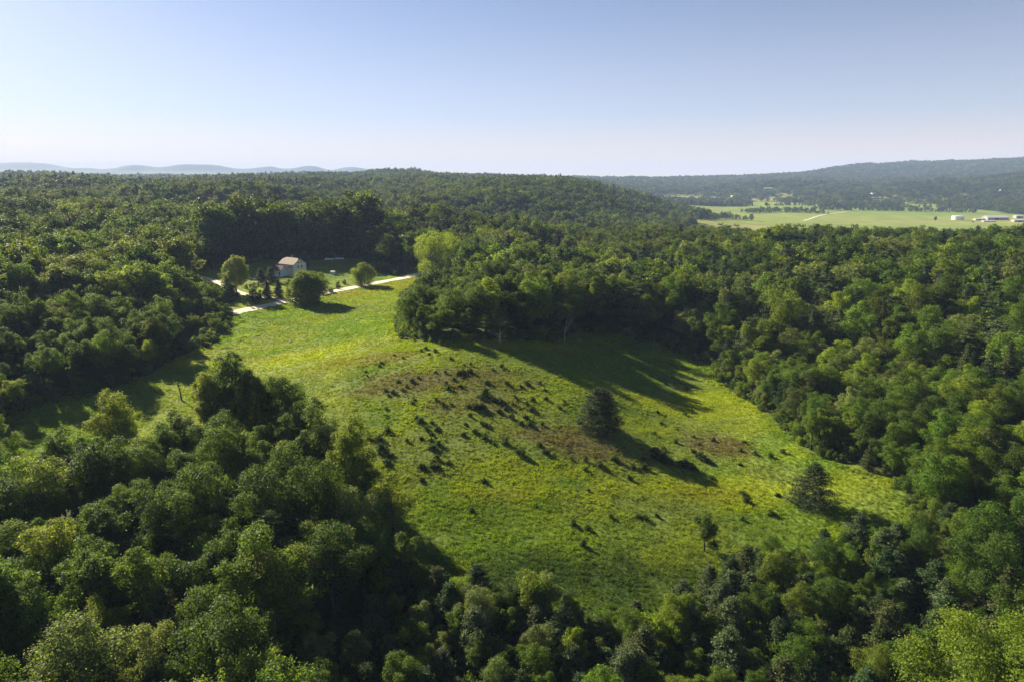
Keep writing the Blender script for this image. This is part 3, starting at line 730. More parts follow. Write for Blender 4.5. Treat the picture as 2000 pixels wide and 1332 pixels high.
def gable_house():
    x, y, z = at(573, 537)
    e = link('house', None); e.location = (x, y, z - .2); e.rotation_euler = (0, 0, math.radians(-34)); e.scale = (1.12, 1.12, 1.15)
    tag(e, 'cream two-storey house with faded rose roof in the shaded clearing', 'house')
    L, W, E, Rg = 6.0, 4.2, 6.3, 9.0
    c = 1.3   # the roof's ends are clipped
    w = MB(); w.add([(-L,-W,0),(L,-W,0),(L,W,0),(-L,W,0),(-L,-W,E),(L,-W,E),(L,W,E),(-L,W,E),(-L,-1.2,8.25),(-L,1.2,8.25),(L,-1.2,8.25),(L,1.2,8.25)],
        [(0,1,5,4),(2,3,7,6),(1,2,6,11,10,5),(3,0,4,8,9,7)])
    w.build('wall', M_WALL, e)
    r = MB(); o = .45
    A = [(-L-o,-W-o,E-.25),(L+o,-W-o,E-.25),(L+o,W+o,E-.25),(-L-o,W+o,E-.25),(-L-o,-1.3,8.35),(L+o,-1.3,8.35),(L+o,1.3,8.35),(-L-o,1.3,8.35),(-L+c,0,Rg+.15),(L-c,0,Rg+.15)]
    B = [(p[0], p[1], p[2] + .2) for p in A]
    fs = [(0,1,5,9,8,4),(2,3,7,8,9,6),(5,6,9),(7,4,8)]
    r.add(A + B, [tuple(i + 10 for i in f) for f in fs] + [tuple(reversed(f)) for f in fs] + [(0,1,11,10),(2,3,13,12),(1,5,15,11),(5,6,16,15),(6,2,12,16),(3,7,17,13),(7,4,14,17),(4,0,10,14)])
    rf = r.build('roof', M_ROOFP, e)
    ch = MB(); ch.box(-1.5, -.8, .5, 1.2, 8.2, 10.3); ch.build('chimney', M_BARNW, rf)
    for cz, ww in ((7.2, .8), (5.0, 1.0), (1.9, 1.15)):
        for cy_ in (-.95 if cz > 7 else -1.2, .95 if cz > 7 else 1.2): window(e, L, cy_, cz, ww, 1.15 if cz < 7 else .9, 'x')
    for cx_ in (4.2, 2.4): window(e, cx_, -W, 4.9, .9, 1.2, 'y')
    # front wing with its own dark roof and a raised deck
    w2 = MB(); w2.add([(-7.8,-W-4.2,.0),(.6,-W-4.2,.0),(.6,-W-.01,.0),(-7.8,-W-.01,.0),(-7.8,-W-4.2,3.2),(.6,-W-4.2,3.2),(.6,-W-.01,3.2),(-7.8,-W-.01,3.2),(-7.8,-W-2.1,5.2),(.6,-W-2.1,5.2)],
        [(0,1,5,4),(2,3,7,6),(1,2,6,9,5),(3,0,4,8,7)])
    w2.build('wing_wall', M_WHITE, e)
    r2 = MB(); x0, x1 = -8.1, .9
    a = [(x0,-W-4.6,2.95),(x1,-W-4.6,2.95),(x1,-W-2.1,5.35),(x0,-W-2.1,5.35),(x1,-W-.02,3.3),(x0,-W-.02,3.3)]
    b = [(p[0], p[1], p[2] + .18) for p in a]
    r2.add(a + b, [(6,7,8,9),(9,8,10,11),(1,0,3,2),(2,3,5,4),(0,1,7,6),(1,2,8,7),(2,4,10,8),(3,0,6,9),(5,3,9,11)])
    r2.build('wing_roof', M_ROOFD, e)
    for cx_ in (-5.8, -3.2): window(e, cx_, -W-4.2, 1.9, 1.0, 1.1, 'y')
    dr = MB(); dr.box(-1.4, -.5, -W-4.27, -W-4.2, .3, 2.4); dr.build('door', M_GLASS, e)
    dk = MB(); dk.box(-6.5, 2.2, -W-6.6, -W-4.3, .25, .42)
    for q in (-6.4, -3.5, -.7, 2.05): dk.box(q, q + .14, -W-6.55, -W-6.42, -1.2, .25)
    dk.build('deck', M_WHITE, e)
    rl = MB()
    for q in np.arange(-6.4, 2.2, .45): rl.box(q, q + .07, -W-6.55, -W-6.5, .42, 1.25)
    rl.box(-6.5, 2.2, -W-6.58, -W-6.47, 1.25, 1.33); rl.build('railing', M_WHITE, e)
gable_house()
def shed(px, py, L, W, H, label, rot=0, name='shed', mat=M_WHITE, roof=M_METAL, rmin=0, pitch=.35, cat=None):
    x, y, z = at(px, py, rmin); e = link(name, None); e.location = (x, y, z - .1); e.rotation_euler = (0, 0, rot); tag(e, label, cat or name)
    w = MB(); g = H + W * pitch
    w.add([(-L,-W,0),(L,-W,0),(L,W,0),(-L,W,0),(-L,-W,H),(L,-W,H),(L,W,H),(-L,W,H),(-L,0,g),(L,0,g)], [(0,1,5,4),(2,3,7,6),(1,2,6,9,5),(3,0,4,8,7)])
    w.build('wall', mat, e)
    o = max(.15, .05 * W); r = MB(); a = [(-L-o,-W-o,H-o*pitch+.02),(L+o,-W-o,H-o*pitch+.02),(L+o,0,g+.02),(-L-o,0,g+.02),(L+o,W+o,H-o*pitch+.02),(-L-o,W+o,H-o*pitch+.02)]
    b = [(p[0], p[1], p[2] + .12 + .02 * W) for p in a]
    r.add(a + b, [(6,7,8,9),(9,8,10,11),(1,0,3,2),(2,3,5,4),(0,1,7,6),(1,2,8,7),(2,4,10,8),(4,5,11,10),(3,0,6,9),(5,3,9,11)])
    r.build('roof', roof, e)
    d = MB(); d.box(-L * .35, L * .05, -W - .06, -W, 0, H * .75); d.build('door', M_BARNW if mat is not M_BARNW else M_DARK, e)
    return e
shed(651, 537, 1.3, 1.1, 2.0, 'small white shed standing on the shaded lawn right of the house', rot=-.2)
def hoop(px, py, L, label):
    x, y, z = at(px, py); e = link('row_cover', None); e.location = (x, y, z); e.rotation_euler = (0, 0, .12); tag(e, label, 'row cover', 'low white covers at the far lawn edge')
    m = MB(); n = 8; vs = []
    for s in (-L, L):
        for k in range(n + 1):
            t = math.pi * k / n; vs.append((s, -.9 * math.cos(t), 1.1 * math.sin(t)))
    m.add(vs, [(k, k + 1, n + 2 + k, n + 1 + k) for k in range(n)] + [tuple(range(n + 1)), tuple(range(2 * n + 1, n, -1))])
    m.build('sheet', M_WHITE, e)
    b = MB(); b.box(-L, L, -1.0, -.91, 0, .14); b.box(-L, L, .91, 1.0, 0, .14); b.build('base_board', M_PALEBARK, e)
hoop(643, 508, 3.0, 'low white row cover at the far lawn edge behind the house, left of the pair')
hoop(663, 507, 3.0, 'low white row cover at the far lawn edge behind the house, right of the pair')
def twig_pile(px, py, s, label):
    x, y, z = at(px, py); rng = random.Random(int(px * 7)); m = MB()
    for _ in range(60):
        a = rng.uniform(0, 6.3); p = Vector((rng.gauss(0, .6), rng.gauss(0, .35), abs(rng.gauss(.35, .25)))) * s
        d = Vector((math.cos(a), math.sin(a), rng.uniform(-.2, .5))) * s * rng.uniform(.4, .9)
        m.tube([p - d * .5, p + d * .5], [.07 * s, .03 * s], 4)
    o = m.build('brush_pile', M_DARK); o.location = (x, y, z); tag(o, label, 'brush pile')
twig_pile(775, 534, 2.0, 'larger dark brush pile on the tan lawn beyond the gravel road')
twig_pile(790, 536, 1.3, 'low dark brush pile on the tan lawn right of the larger pile')
twig_pile(652, 566, .9, 'small dark brush heap on the tan lawn beside the round tree')
def boulder(px, py, s, label, mat):
    x, y, z = at(px, py); rng = np.random.default_rng(int(px)); import bmesh
    bm = bmesh.new(); bmesh.ops.create_icosphere(bm, subdivisions=2, radius=1)
    for v in bm.verts:
        n = 1 + .25 * (rng.random() - .5); v.co = Vector((v.co.x * s * n, v.co.y * s * .8 * n, max(v.co.z, -.4) * s * .65 * n))
    me = bpy.data.meshes.new('boulder'); bm.to_mesh(me); bm.free(); me.materials.append(mat)
    o = link('boulder', me); o.location = (x, y, z + .1 * s); tag(o, label, 'boulder')
boulder(568, 669, .75, 'pale boulder lying alone in the bright meadow below the round tree', M_PALEBARK)
boulder(1167, 718, .28, 'tiny white stone in the shaded slope above the lone pine', M_WHITE)
boulder(434, 560, .6, 'pale rough boulder beside the drive behind the left wood', M_PALEBARK)
boulder(858, 527, .8, 'pale boulder at the foot of the big spreading tree by the road end', M_PALEBARK)
# hedge rows round the yard
hr = np.random.default_rng(77)
def hedge(pts, n, s, tone, label, group, name='hedge_shrub'):
    P = np.array(pts, float); L = np.concatenate([[0], np.cumsum(np.hypot(*np.diff(P, axis=0).T))])
    for k in range(n):
        q = (k + .5) / n * L[-1]; x, y, z = at(np.interp(q, L, P[:, 0]), np.interp(q, L, P[:, 1]))
        place_tree(name, BUSH[k % 3], x + hr.normal(0, .5), y + hr.normal(0, 1), jit(tone, hr), label, 'shrub', group, s=s * hr.uniform(.8, 1.2), sz=s * hr.uniform(.8, 1.1), rot=hr.uniform(0, 6))
hedge([(728, 528), (745, 534), (770, 534), (800, 528)], 9, 1.25, (.095, .10, .075), 'pale shrub behind the small round tree', 'pale shrubs behind the tan lawn')
hedge([(625, 578), (650, 572), (664, 560), (675, 555)], 7, .6, (.085, .10, .035), 'low olive shrub on the bank by the round tree', 'olive shrubs on the bank')
hedge([(560, 558), (580, 556), (600, 556), (628, 558)], 7, .75, (.05, .075, .022), 'low dark shrub in the row below the house', 'dark shrubs below the house')
hedge([(480, 565), (500, 560), (515, 562)], 5, .55, (.10, .13, .03), 'light shrub between poplar and spruces', 'light shrubs by the drive')

# ------------------------------------------------------------------ dark bushes scattered over the meadow (positions read off the photograph)
bush_px = []
for u, v, s in ((115,445,1),(50,500,.7),(150,580,.9),(195,595,1.2),(170,610,.8),(220,530,.8),(300,530,1.2),(335,510,.8),(270,560,.9),(245,580,.9),(300,650,.8),(155,685,.8),(315,635,.7),
    (150,720,.6),(345,755,1.5),(325,735,.9),(410,765,1.1),(380,800,1.1),(440,800,1.1),(160,810,1.2),(60,850,1.2),(110,855,1.3),(270,865,1),(350,850,.7),(410,830,.8),(405,860,.8),(440,880,1.1),
    (135,920,1.8),(180,950,.9),(155,990,1.2),(410,905,1.3),(435,960,1.4),(410,995,1.3),(440,1010,1),(365,1015,1),(505,980,.7),(355,1080,.8),(585,830,1.1),(600,772,.7),(650,815,1.2),(705,845,1.4),(690,770,1.2),(715,775,1),
    (755,880,.7),(820,875,1.4),(880,740,.0),(905,765,1.2),(955,770,1.2),(1025,770,.9),(935,735,1.3),(855,735,1.3),(785,700,1),(820,685,.9),(620,720,.8),(655,680,1.8),(620,670,1.2),(690,675,1.3),(710,605,2.2),(680,620,1.3),
    (790,645,1.8),(760,640,1.1),(530,520,1.3),(500,570,1.4),(490,545,1),(470,660,1),(435,635,1),(520,660,.6),(570,560,.9),(590,485,1.2),(560,490,1.4),(625,480,1.3),(625,435,.9),(590,440,.8),(515,405,1),(485,480,.8),(430,480,.8),
    (720,540,1.2),(830,545,1.2),(800,450,1.3),(750,465,.9),(875,625,1),(860,655,.9),(965,690,1.2),(970,635,1.1),(935,655,.9),(900,685,.7),(940,545,1.1),(1045,630,1.1),(1040,580,.8),(1125,680,.9),(1150,650,1),(1010,540,.8),(905,560,.9),
    (1230,760,1),(1200,790,.0),(905,940,1.6),(1045,930,1.4),(1010,885,.8),(1185,960,.8),(1265,970,1.1),(1265,1025,1.1),(1345,1000,1.3),(1430,970,1.3),(1530,1010,1.2),(1590,1015,1.4),(1515,1075,.9),(1590,965,1),
    (1660,930,1.6),(1660,960,1.8),(1700,970,2),(1730,990,1.6),(1810,990,1.4),(1840,1010,1.8),(1860,1020,1.6),(1910,960,1.8),(1940,975,1.4),(1970,1070,1),(1870,925,1),(1700,910,1),(1900,880,.7),(1770,870,1.2),(1870,840,.7),(1650,825,1),
    (1980,860,1),(1830,570,1.1),(1710,540,.9),(1860,700,1.2),(1820,715,1),(1690,765,.7),(1670,705,.8),(1780,800,.6),(700,1090,1),(375,350,1.1),(430,365,1.2),(350,360,1),(460,325,1.4),(495,335,.9),(395,380,.9),(200,385,.6),(250,400,.8),(130,430,.9),(40,475,.6)):
    if s: bush_px.append((700 + u / 2.857, 560 + v / 2.857, s))
for u, v, s in ((140,45,1.2),(70,45,1.1),(230,20,.9),(70,120,.9),(450,130,1),(340,220,.8),(370,300,.9),(1325,110,1.1),(1410,350,1.1),(1370,340,.9),(985,385,1.2),(1070,410,1.1),(1045,515,1.4),(1215,345,.8),(1490,335,.7),(1075,180,.6)):
    bush_px.append((800 + u / 3.083, 900 + v / 3.083, s))
for u, v, s in ((130,60,1),(210,80,1),(360,70,1.1),(300,95,1.2),(130,140,.9),(145,300,1),(165,340,1.2),(300,410,1.2),(335,305,.8),(140,440,1),(150,15,.8)):
    bush_px.append((1400 + u / 2.822, 860 + v / 2.822, s))
zone = lambda px, py: ('on the brown meadow crest' if py < 745 else 'on the middle meadow slope' if py < 850 and px < 1150 else 'on the lower left slope' if px < 960 else
    'below the lone pine' if py < 930 and px > 1100 and px < 1410 else 'on the bright right slope' if px >= 1150 else 'in the near meadow')
br = np.random.default_rng(8)
for px, py, s in bush_px:
    x, y, z = at(px, py)
    q = br.integers(3); size = 'large' if s > 1.3 else 'small' if s < .95 else 'middling'
    zn = zone(px, py)
    place_tree('meadow_bush', SHRUB[q], x, y, jit((.050, .092, .016), br, .3), f'{size} dark bush {zn}', 'bush', f'{size} bushes {zn}', s=s * .49 * br.uniform(.75, 1.35), sz=s * .47 * br.uniform(.85, 1.15), rot=br.uniform(0, 6.28))

# ------------------------------------------------------------------ the woods
rng = np.random.default_rng(2024)
def scatter(r0, r1, cell, jitter=.42, fov=47):
    n = int(r1 / cell / .87) + 3
    gx, gy = np.meshgrid(np.arange(-n, n + 1), np.arange(-4, n + 1))
    x = (gx + .5 * (gy % 2)) * cell; y = gy * cell * .87
    x = x + rng.uniform(-jitter, jitter, x.shape) * cell; y = y + rng.uniform(-jitter, jitter, y.shape) * cell
    x, y = x.ravel(), y.ravel(); r = np.hypot(x, y)
    ok = (r >= r0) & (r < r1) & (np.abs(np.degrees(np.arctan2(x, y))) < fov)
    return x[ok], y[ok]
# regions with their own sort of trees (ground polygons)
LOWPINES = poly_at([(760, 1150), (1000, 1150), (1250, 1160), (1450, 1070), (1700, 1020), (1900, 1020), (1930, 1331), (690, 1331)])
LOWPINES = np.vstack([LOWPINES[:-1], [[75, 30], [-12, 30], [-20, 60]], LOWPINES[-1:]])
CLEARED = poly_at([(350, 542), (372, 536), (405, 556), (440, 574), (452, 600), (450, 614), (425, 602), (385, 575)])
HOLLOW = poly_at([(1730, 1230), (1820, 1200), (1850, 1331), (1740, 1331)])
SCRUB = poly_at([(1420, 770), (1500, 700), (1640, 690), (1760, 740), (1900, 800), (2060, 800), (2060, 1040), (1850, 1010), (1760, 960), (1600, 880), (1500, 830)])
PINEWOOD = poly_at([(1330, 560), (1520, 590), (1700, 600), (2100, 560), (2100, 800), (1760, 740), (1600, 690), (1420, 690), (1330, 660)])
def attributes(x, y):
    """height scale, share of conifers, for woodland at x, y"""
    r = np.hypot(x, y); n = fnoise(x, y, 130, 61, 3); th = np.degrees(np.arctan2(x, y))
    hs = .78 + .5 * fnoise(x, y, 40, 33, 3)
    con = .10 + .5 * sstep(.48, .62, n)
    con = np.where((th < 5) & (r < 420), .06, con)
    con = np.where((th > -6) & (r > 290) & (r < 700), np.maximum(con, .32), con)
    con = np.where((th > 12) & (r < 290), np.maximum(con, .35), con)
    lp = inside(LOWPINES, x, y); scb = inside(SCRUB, x, y); pw = inside(PINEWOOD, x, y)
    hs = hs * np.where((th > -24) & (th < -11.5) & (r > 425) & (r < 560), 1.5, 1.0)
    hs = hs * np.where((th > -14) & (th < -3.5) & (r > 225) & (r < 400), .70, 1.0) * np.where((th > -2) & (th < 15) & (r > 225) & (r < 320), 1.18, 1.0) * np.where((th < -14) & (r > 170) & (r < 330), .68, 1.0) * np.where((th < -12) & (r > 120) & (r <= 170), .97, 1.0) * np.where((th < -2) & (r < 150), np.where(th > -14, .74, .86), 1.0) * np.where((th > -27) & (th < -19) & (r > 265) & (r < 400), .5, 1.0)
    hs = np.where(lp, .46, hs); con = np.where(lp, .55, con)
    hs = np.where(scb, .50 + .25 * vnoise(x, y, 12, 8), hs); con = np.where(scb, .12, con)
    con = np.where(pw, .6, con)
    return hs, con, lp, scb

def tones(n, con, x, y):
    rt = rng.random(n); f = fnoise(x, y, 70, 88, 2) - .5
    t = rt + f * .7
    keys = np.array(list(TONES)); k = np.where(t < .30, 0, np.where(t < .66, 1, np.where(t < .80, 4, np.where(t < .91, 2, 3))))
    kc = rng.choice(3, n, p=[.35, .4, .25])
    return k, kc
BT = np.array([TONES[k] for k in TONES]) * 1.1; CT = np.array([CTONES[k] for k in CTONES]) * 1.1
BN = list(TONES); CN = list(CTONES)

xs, ys = scatter(38, 700, 6.8)
x_, y_ = scatter(38, 320, 4.4); k_ = inside(LOWPINES, x_, y_) | inside(SCRUB, x_, y_)
k0 = ~(inside(LOWPINES, xs, ys) | inside(SCRUB, xs, ys)); xs = np.concatenate([xs[k0], x_[k_]]); ys = np.concatenate([ys[k0], y_[k_]])
ok = ~is_open(xs, ys) & ~inside(HOLLOW, xs, ys) & ~inside(CLEARED, xs, ys); xs, ys = xs[ok], ys[ok]
ed = np.minimum(edge_dist(MEADOW, xs, ys), edge_dist(YARD, xs, ys))
ok = (np.hypot(xs - CORNER[0], ys - CORNER[1]) > 6.5) & (ed > 1.0) & ((ed > 3.2) | (np.hypot(xs, ys) < 200)); xs, ys, ed = xs[ok], ys[ok], ed[ok]
HOUSEKEEP = [at(573, 530)[:2]]
zs = height(xs, ys); hs, con, lp, scb = attributes(xs, ys)
con_m = rng.random(len(xs)) < con
k_b, k_c = tones(len(xs), con, xs, ys)
rr = np.hypot(xs, ys)
# thin out in front of the meadow so that its lower part stays visible
pxs, pys, dep = proj(xs, ys, zs)
size = np.where(con_m, 14, 15) * hs / dep
seen = (pxs > -120) & (pxs < 2120) & (pys - size * FPX < 1332)
def region(px, py, r, lp_, scb_):
    if lp_: return 'in the thicket below the meadow' if px < 1400 else 'in the lower right thicket'
    if scb_: return 'in the scrub right of the meadow'
    if r < 110: return ('in the nearest left wood' if px < 620 else 'beside the dark wood gap') if px < 900 else 'in the lower right corner wood'
    if px < 760 and r < 215 and py > 800: return 'behind the nearest left wood' if px < 420 else 'on the left meadow edge'
    if px < 460: return 'in the shaded wood left of the meadow' if r < 290 else 'in the wood left of the gravel drive'
    if 740 < px < 1130 and r < 420: return 'in the clump beyond the meadow'
    if px > 1350 and r < 300: return 'in the pine wood right of the meadow'
    if px > 1100: return 'on the slope beyond the meadow'
    return 'in the dark wood behind the house'
order = np.argsort(rr)
nb = nc = 0; chosen = np.zeros(len(xs), bool)
for i in order:
    if not seen[i]: continue
    if con_m[i]:
        if nc >= 150: continue
        nc += 1
    else:
        if nb >= 290: continue
        nb += 1
    chosen[i] = True
    reg = region(pxs[i], pys[i], rr[i], lp[i], scb[i])
    rot = rng.uniform(0, 6.28)
    if con_m[i]:
        young = hs[i] < .6
        P = YOUNG[rng.integers(2)] if young else NEAR_C[rng.integers(len(NEAR_C))]
        s = (rng.uniform(.75, 1.15) if young else hs[i] * rng.uniform(.8, 1.1)); tone = jit(CT[k_c[i]], rng, .15); tn = CN[k_c[i]]
        sz = s * rng.uniform(.92, 1.1)
        sh = 'young bushy' if young else 'tall' if s > .95 else 'slender'
        place_tree('pine_tree', P, xs[i], ys[i], tone, f'{sh} {tn} pine {reg}', 'tree', f'{sh} {tn} pines {reg}', s=s, sz=sz, rot=rot, lean=rng.normal(0, .03))
    else:
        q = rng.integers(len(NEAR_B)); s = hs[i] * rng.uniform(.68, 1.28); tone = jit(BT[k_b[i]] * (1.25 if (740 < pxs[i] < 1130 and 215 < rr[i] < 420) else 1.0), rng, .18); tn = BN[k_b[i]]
        if ed[i] < 5 and rr[i] > 100: s *= .8
        sh = 'broad' if q in (1, 4, 6) else 'narrow' if q in (2, 5) else 'rounded'
        sh2 = 'tall' if s > .98 else 'low' if s < .65 else 'middling'
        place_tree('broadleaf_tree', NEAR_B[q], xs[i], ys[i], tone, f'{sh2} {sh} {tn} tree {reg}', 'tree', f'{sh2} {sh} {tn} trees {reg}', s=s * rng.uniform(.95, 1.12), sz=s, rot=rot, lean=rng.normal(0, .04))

def proto_collection(name, protos):
    col = bpy.data.collections.new(name)
    for k, (crown, trunk) in enumerate(protos):
        o = bpy.data.objects.new(f'{name}_{k:02d}', crown); col.objects.link(o)
    return col
def gn_scatter(name, x, y, z, idx, scale, tint, col, label, rng_=rng, tilt=.05):
    n = len(x)
    me = bpy.data.meshes.new(name); me.vertices.add(n)
    me.vertices.foreach_set('co', np.stack([x, y, z], 1).astype(np.float32).ravel())
    a = me.attributes.new('pick', 'INT', 'POINT'); a.data.foreach_set('value', idx.astype(np.int32))
    a = me.attributes.new('size', 'FLOAT_VECTOR', 'POINT'); a.data.foreach_set('vector', scale.astype(np.float32).ravel())
    rot = np.stack([rng_.normal(0, tilt, n), rng_.normal(0, tilt, n), rng_.uniform(0, 6.283, n)], 1)
    a = me.attributes.new('turn', 'FLOAT_VECTOR', 'POINT'); a.data.foreach_set('vector', rot.astype(np.float32).ravel())
    a = me.attributes.new('tint', 'FLOAT_VECTOR', 'POINT'); a.data.foreach_set('vector', np.ascontiguousarray(tint, np.float32).ravel())
    o = link(name, me)
    g = bpy.data.node_groups.new(name + '_spread', 'GeometryNodeTree')
    g.interface.new_socket('Geometry', in_out='INPUT', socket_type='NodeSocketGeometry'); g.interface.new_socket('Geometry', in_out='OUTPUT', socket_type='NodeSocketGeometry')
    gi = g.nodes.new('NodeGroupInput'); go = g.nodes.new('NodeGroupOutput')
    ci = g.nodes.new('GeometryNodeCollectionInfo'); ci.inputs['Collection'].default_value = col; ci.inputs['Separate Children'].default_value = True; ci.inputs['Reset Children'].default_value = True
    ip = g.nodes.new('GeometryNodeInstanceOnPoints'); ip.inputs['Pick Instance'].default_value = True
    def na(nm, ty):
        q = g.nodes.new('GeometryNodeInputNamedAttribute'); q.data_type = ty; q.inputs['Name'].default_value = nm; return q.outputs['Attribute']
    g.links.new(gi.outputs[0], ip.inputs['Points']); g.links.new(ci.outputs[0], ip.inputs['Instance'])
    g.links.new(na('pick', 'INT'), ip.inputs['Instance Index']); g.links.new(na('size', 'FLOAT_VECTOR'), ip.inputs['Scale'])
    er = g.nodes.new('FunctionNodeEulerToRotation'); g.links.new(na('turn', 'FLOAT_VECTOR'), er.inputs[0]); g.links.new(er.outputs[0], ip.inputs['Rotation'])
    g.links.new(ip.outputs[0], go.inputs[0])
    md = o.modifiers.new('spread', 'NODES'); md.node_group = g
    tag(o, label, kind='stuff'); return o

def forest_mass(name, x, y, hs_, con_, kb, kc, protosB, protosC, label, sc_extra=1.0, flat=1.0):
    n = len(x); nbp = len(protosB)
    col = proto_collection(name + '_kind', protosB + protosC)
    idx = np.where(con_, nbp + rng.integers(0, len(protosC), n), rng.integers(0, nbp, n))
    s = hs_ * rng.uniform(.68, 1.32, n) * sc_extra
    scale = np.stack([s * rng.uniform(.95, 1.15, n), s * rng.uniform(.95, 1.15, n), s * rng.uniform(.9, 1.1, n) * flat], 1)
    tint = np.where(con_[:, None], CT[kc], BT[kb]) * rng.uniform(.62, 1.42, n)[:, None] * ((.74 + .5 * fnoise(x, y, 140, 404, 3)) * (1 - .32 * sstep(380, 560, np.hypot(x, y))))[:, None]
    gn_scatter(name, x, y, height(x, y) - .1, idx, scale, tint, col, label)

rest = ~chosen & ((rr < 330) | seen)
m = rest & (rr < 300)
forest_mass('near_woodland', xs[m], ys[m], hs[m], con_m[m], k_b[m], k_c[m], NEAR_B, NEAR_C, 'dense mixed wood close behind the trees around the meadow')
m = rest & (rr >= 300)
m &= (rng.random(len(m)) > .32 * sstep(330, 420, rr)); hs = hs * (1 + .16 * sstep(330, 420, rr) * (xs < 20) - .05 * (xs > 60) * (rr > 350))
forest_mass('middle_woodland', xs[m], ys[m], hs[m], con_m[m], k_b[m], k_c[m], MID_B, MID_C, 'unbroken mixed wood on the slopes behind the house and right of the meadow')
# undergrowth along the wood edges and under thin cover
ux, uy = scatter(45, 520, 2.6)
e1 = np.minimum(edge_dist(MEADOW, ux, uy), edge_dist(YARD, ux, uy)); op = is_open(ux, uy)
dens = fnoise(ux, uy, 9, 71, 2); lpu = inside(LOWPINES, ux, uy); scu = inside(SCRUB, ux, uy)
ok = ~op & (((e1 < 6) & (dens > .22)) | (lpu & (dens > .42)) | (scu & (dens > .35)))
ux, uy, e1 = ux[ok], uy[ok], e1[ok]; n = len(ux)
tint = BT[rng.choice(5, n, p=[.25, .35, .12, .1, .18])] * rng.uniform(.8, 1.2, n)[:, None]
s = rng.uniform(.35, .95, n) * np.where(e1 < 3, .7, 1)
gn_scatter('undergrowth', ux, uy, height(ux, uy) - .15, rng.integers(0, 3, n), np.stack([s, s, s * rng.uniform(.8, 1.2, n)], 1), tint, proto_collection('undergrowth_kind', BUSH), 'leafy undergrowth along the wood edges')

# farther woods
def far_zone(name, r0, r1, cell, protosB, protosC, label, sx, flat=1.0):
    x, y = scatter(r0, r1, cell, fov=41)
    ok = ~is_open(x, y) & ~valley_gap(x, y)
    x, y = x[ok], y[ok]; n = len(x)
    hs_, con, _, _ = attributes(x, y); cm = rng.random(n) < (con * .45 if r1 < 2700 else .3)
    kb, kc = tones(n, con, x, y)
    print(name, n)
    forest_mass(name, x, y, hs_, cm, kb, kc, protosB, protosC, label, sx, flat)
far_zone('hill_woodland', 700, 1300, 9.0, MID_B, MID_C, 'dark green wooded hills in the middle distance', 1.0)
far_zone('ridge_woodland', 1300, 2700, 11.5, FAR_B, FAR_C, 'wooded ridges and hilltop beyond the middle distance', 1.1, .95)
far_zone('distant_woodland', 2700, 6800, 26, FAR_B, FAR_C, 'hazy woods covering the far hills below the skyline', 2.1, .5)

# valley hedgerows and scattered valley trees
vx, vy = [], []
def row(pts, n, w, rmin=900):
    P = poly_at(pts, rmin); L = np.concatenate([[0], np.cumsum(np.hypot(*np.diff(P, axis=0).T))])
    q = rng.uniform(0, L[-1], n); vx.extend(np.interp(q, L, P[:, 0]) + rng.normal(0, w, n)); vy.extend(np.interp(q, L, P[:, 1]) + rng.normal(0, w, n))
row([(1380, 428), (1410, 426), (1440, 430), (1470, 432)], 60, 12)
row([(1470, 417), (1520, 414), (1560, 416), (1600, 418)], 120, 25)
row([(1600, 411), (1700, 412), (1800, 414), (1900, 417)], 160, 10)
row([(1490, 403), (1580, 403), (1600, 406)], 50, 8)
row([(1650, 405), (1760, 407), (1880, 410)], 90, 22)
row([(1740, 392), (1800, 393), (1850, 392)], 50, 40)
vx, vy = np.array(vx), np.array(vy); n = len(vx)
kb, kc = tones(n, None, vx, vy)
forest_mass('valley_hedgerows', vx, vy, rng.uniform(.5, .95, n), rng.random(n) < .1, kb, kc, FAR_B, FAR_C, 'loose tree rows between the pale valley fields')
for px, py, s, lab in ((1826, 434, .8, 'lone round tree in the valley field left of the white tank'), (1900, 437, .35, 'small bush in the field below the farm barns')):
    x, y, z = at(px, py, 900); place_tree('valley_tree', MID_B[0], x, y, (.05, .085, .022), lab, s=s, sz=s)

# ------------------------------------------------------------------ far buildings
def tank(px, py, r, h, label):
    x, y, z = at(px, py, 900); e = link('storage_tank', None); e.location = (x, y, z); tag(e, label, 'tank')
    m = MB(); n = 32; vs = [(r * math.cos(t), r * math.sin(t), zz) for zz in (0, h) for t in np.linspace(0, 2 * math.pi, n, endpoint=False)]
    m.add(vs, [(k, (k + 1) % n, n + (k + 1) % n, n + k) for k in range(n)]); m.build('shell', M_WHITE, e)
    m = MB(); vs = [(r * 1.01 * math.cos(t), r * 1.01 * math.sin(t), h + .02) for t in np.linspace(0, 2 * math.pi, n, endpoint=False)] + [(0, 0, h + r * .12)]
    m.add(vs, [(k, (k + 1) % n, n) for k in range(n)]); m.build('lid', M_METAL, e)
tank(1870, 430, 13, 9, 'large round white storage tank in the valley field left of the barns')
for px, py, L, W, H, lab in ((1943, 430, 26, 11, 6, 'longest pale-roofed barn right of the white tank'), (1988, 427, 9, 6, 6, 'small pale-roofed barn behind the long one at the right edge'),
    (1992, 434, 18, 6, 4, 'low pale barn at the right edge in front of the others'), (1912, 431, 12, 6, 3, 'low grey open shed between the tank and the long barn'), (1930, 434, 14, 5, 2, 'lowest pale feed shed in front of the long barn')):
    shed(px, py, L, W, H, lab, rot=.04, name='barn', mat=M_BARNW, rmin=900, cat='barn')
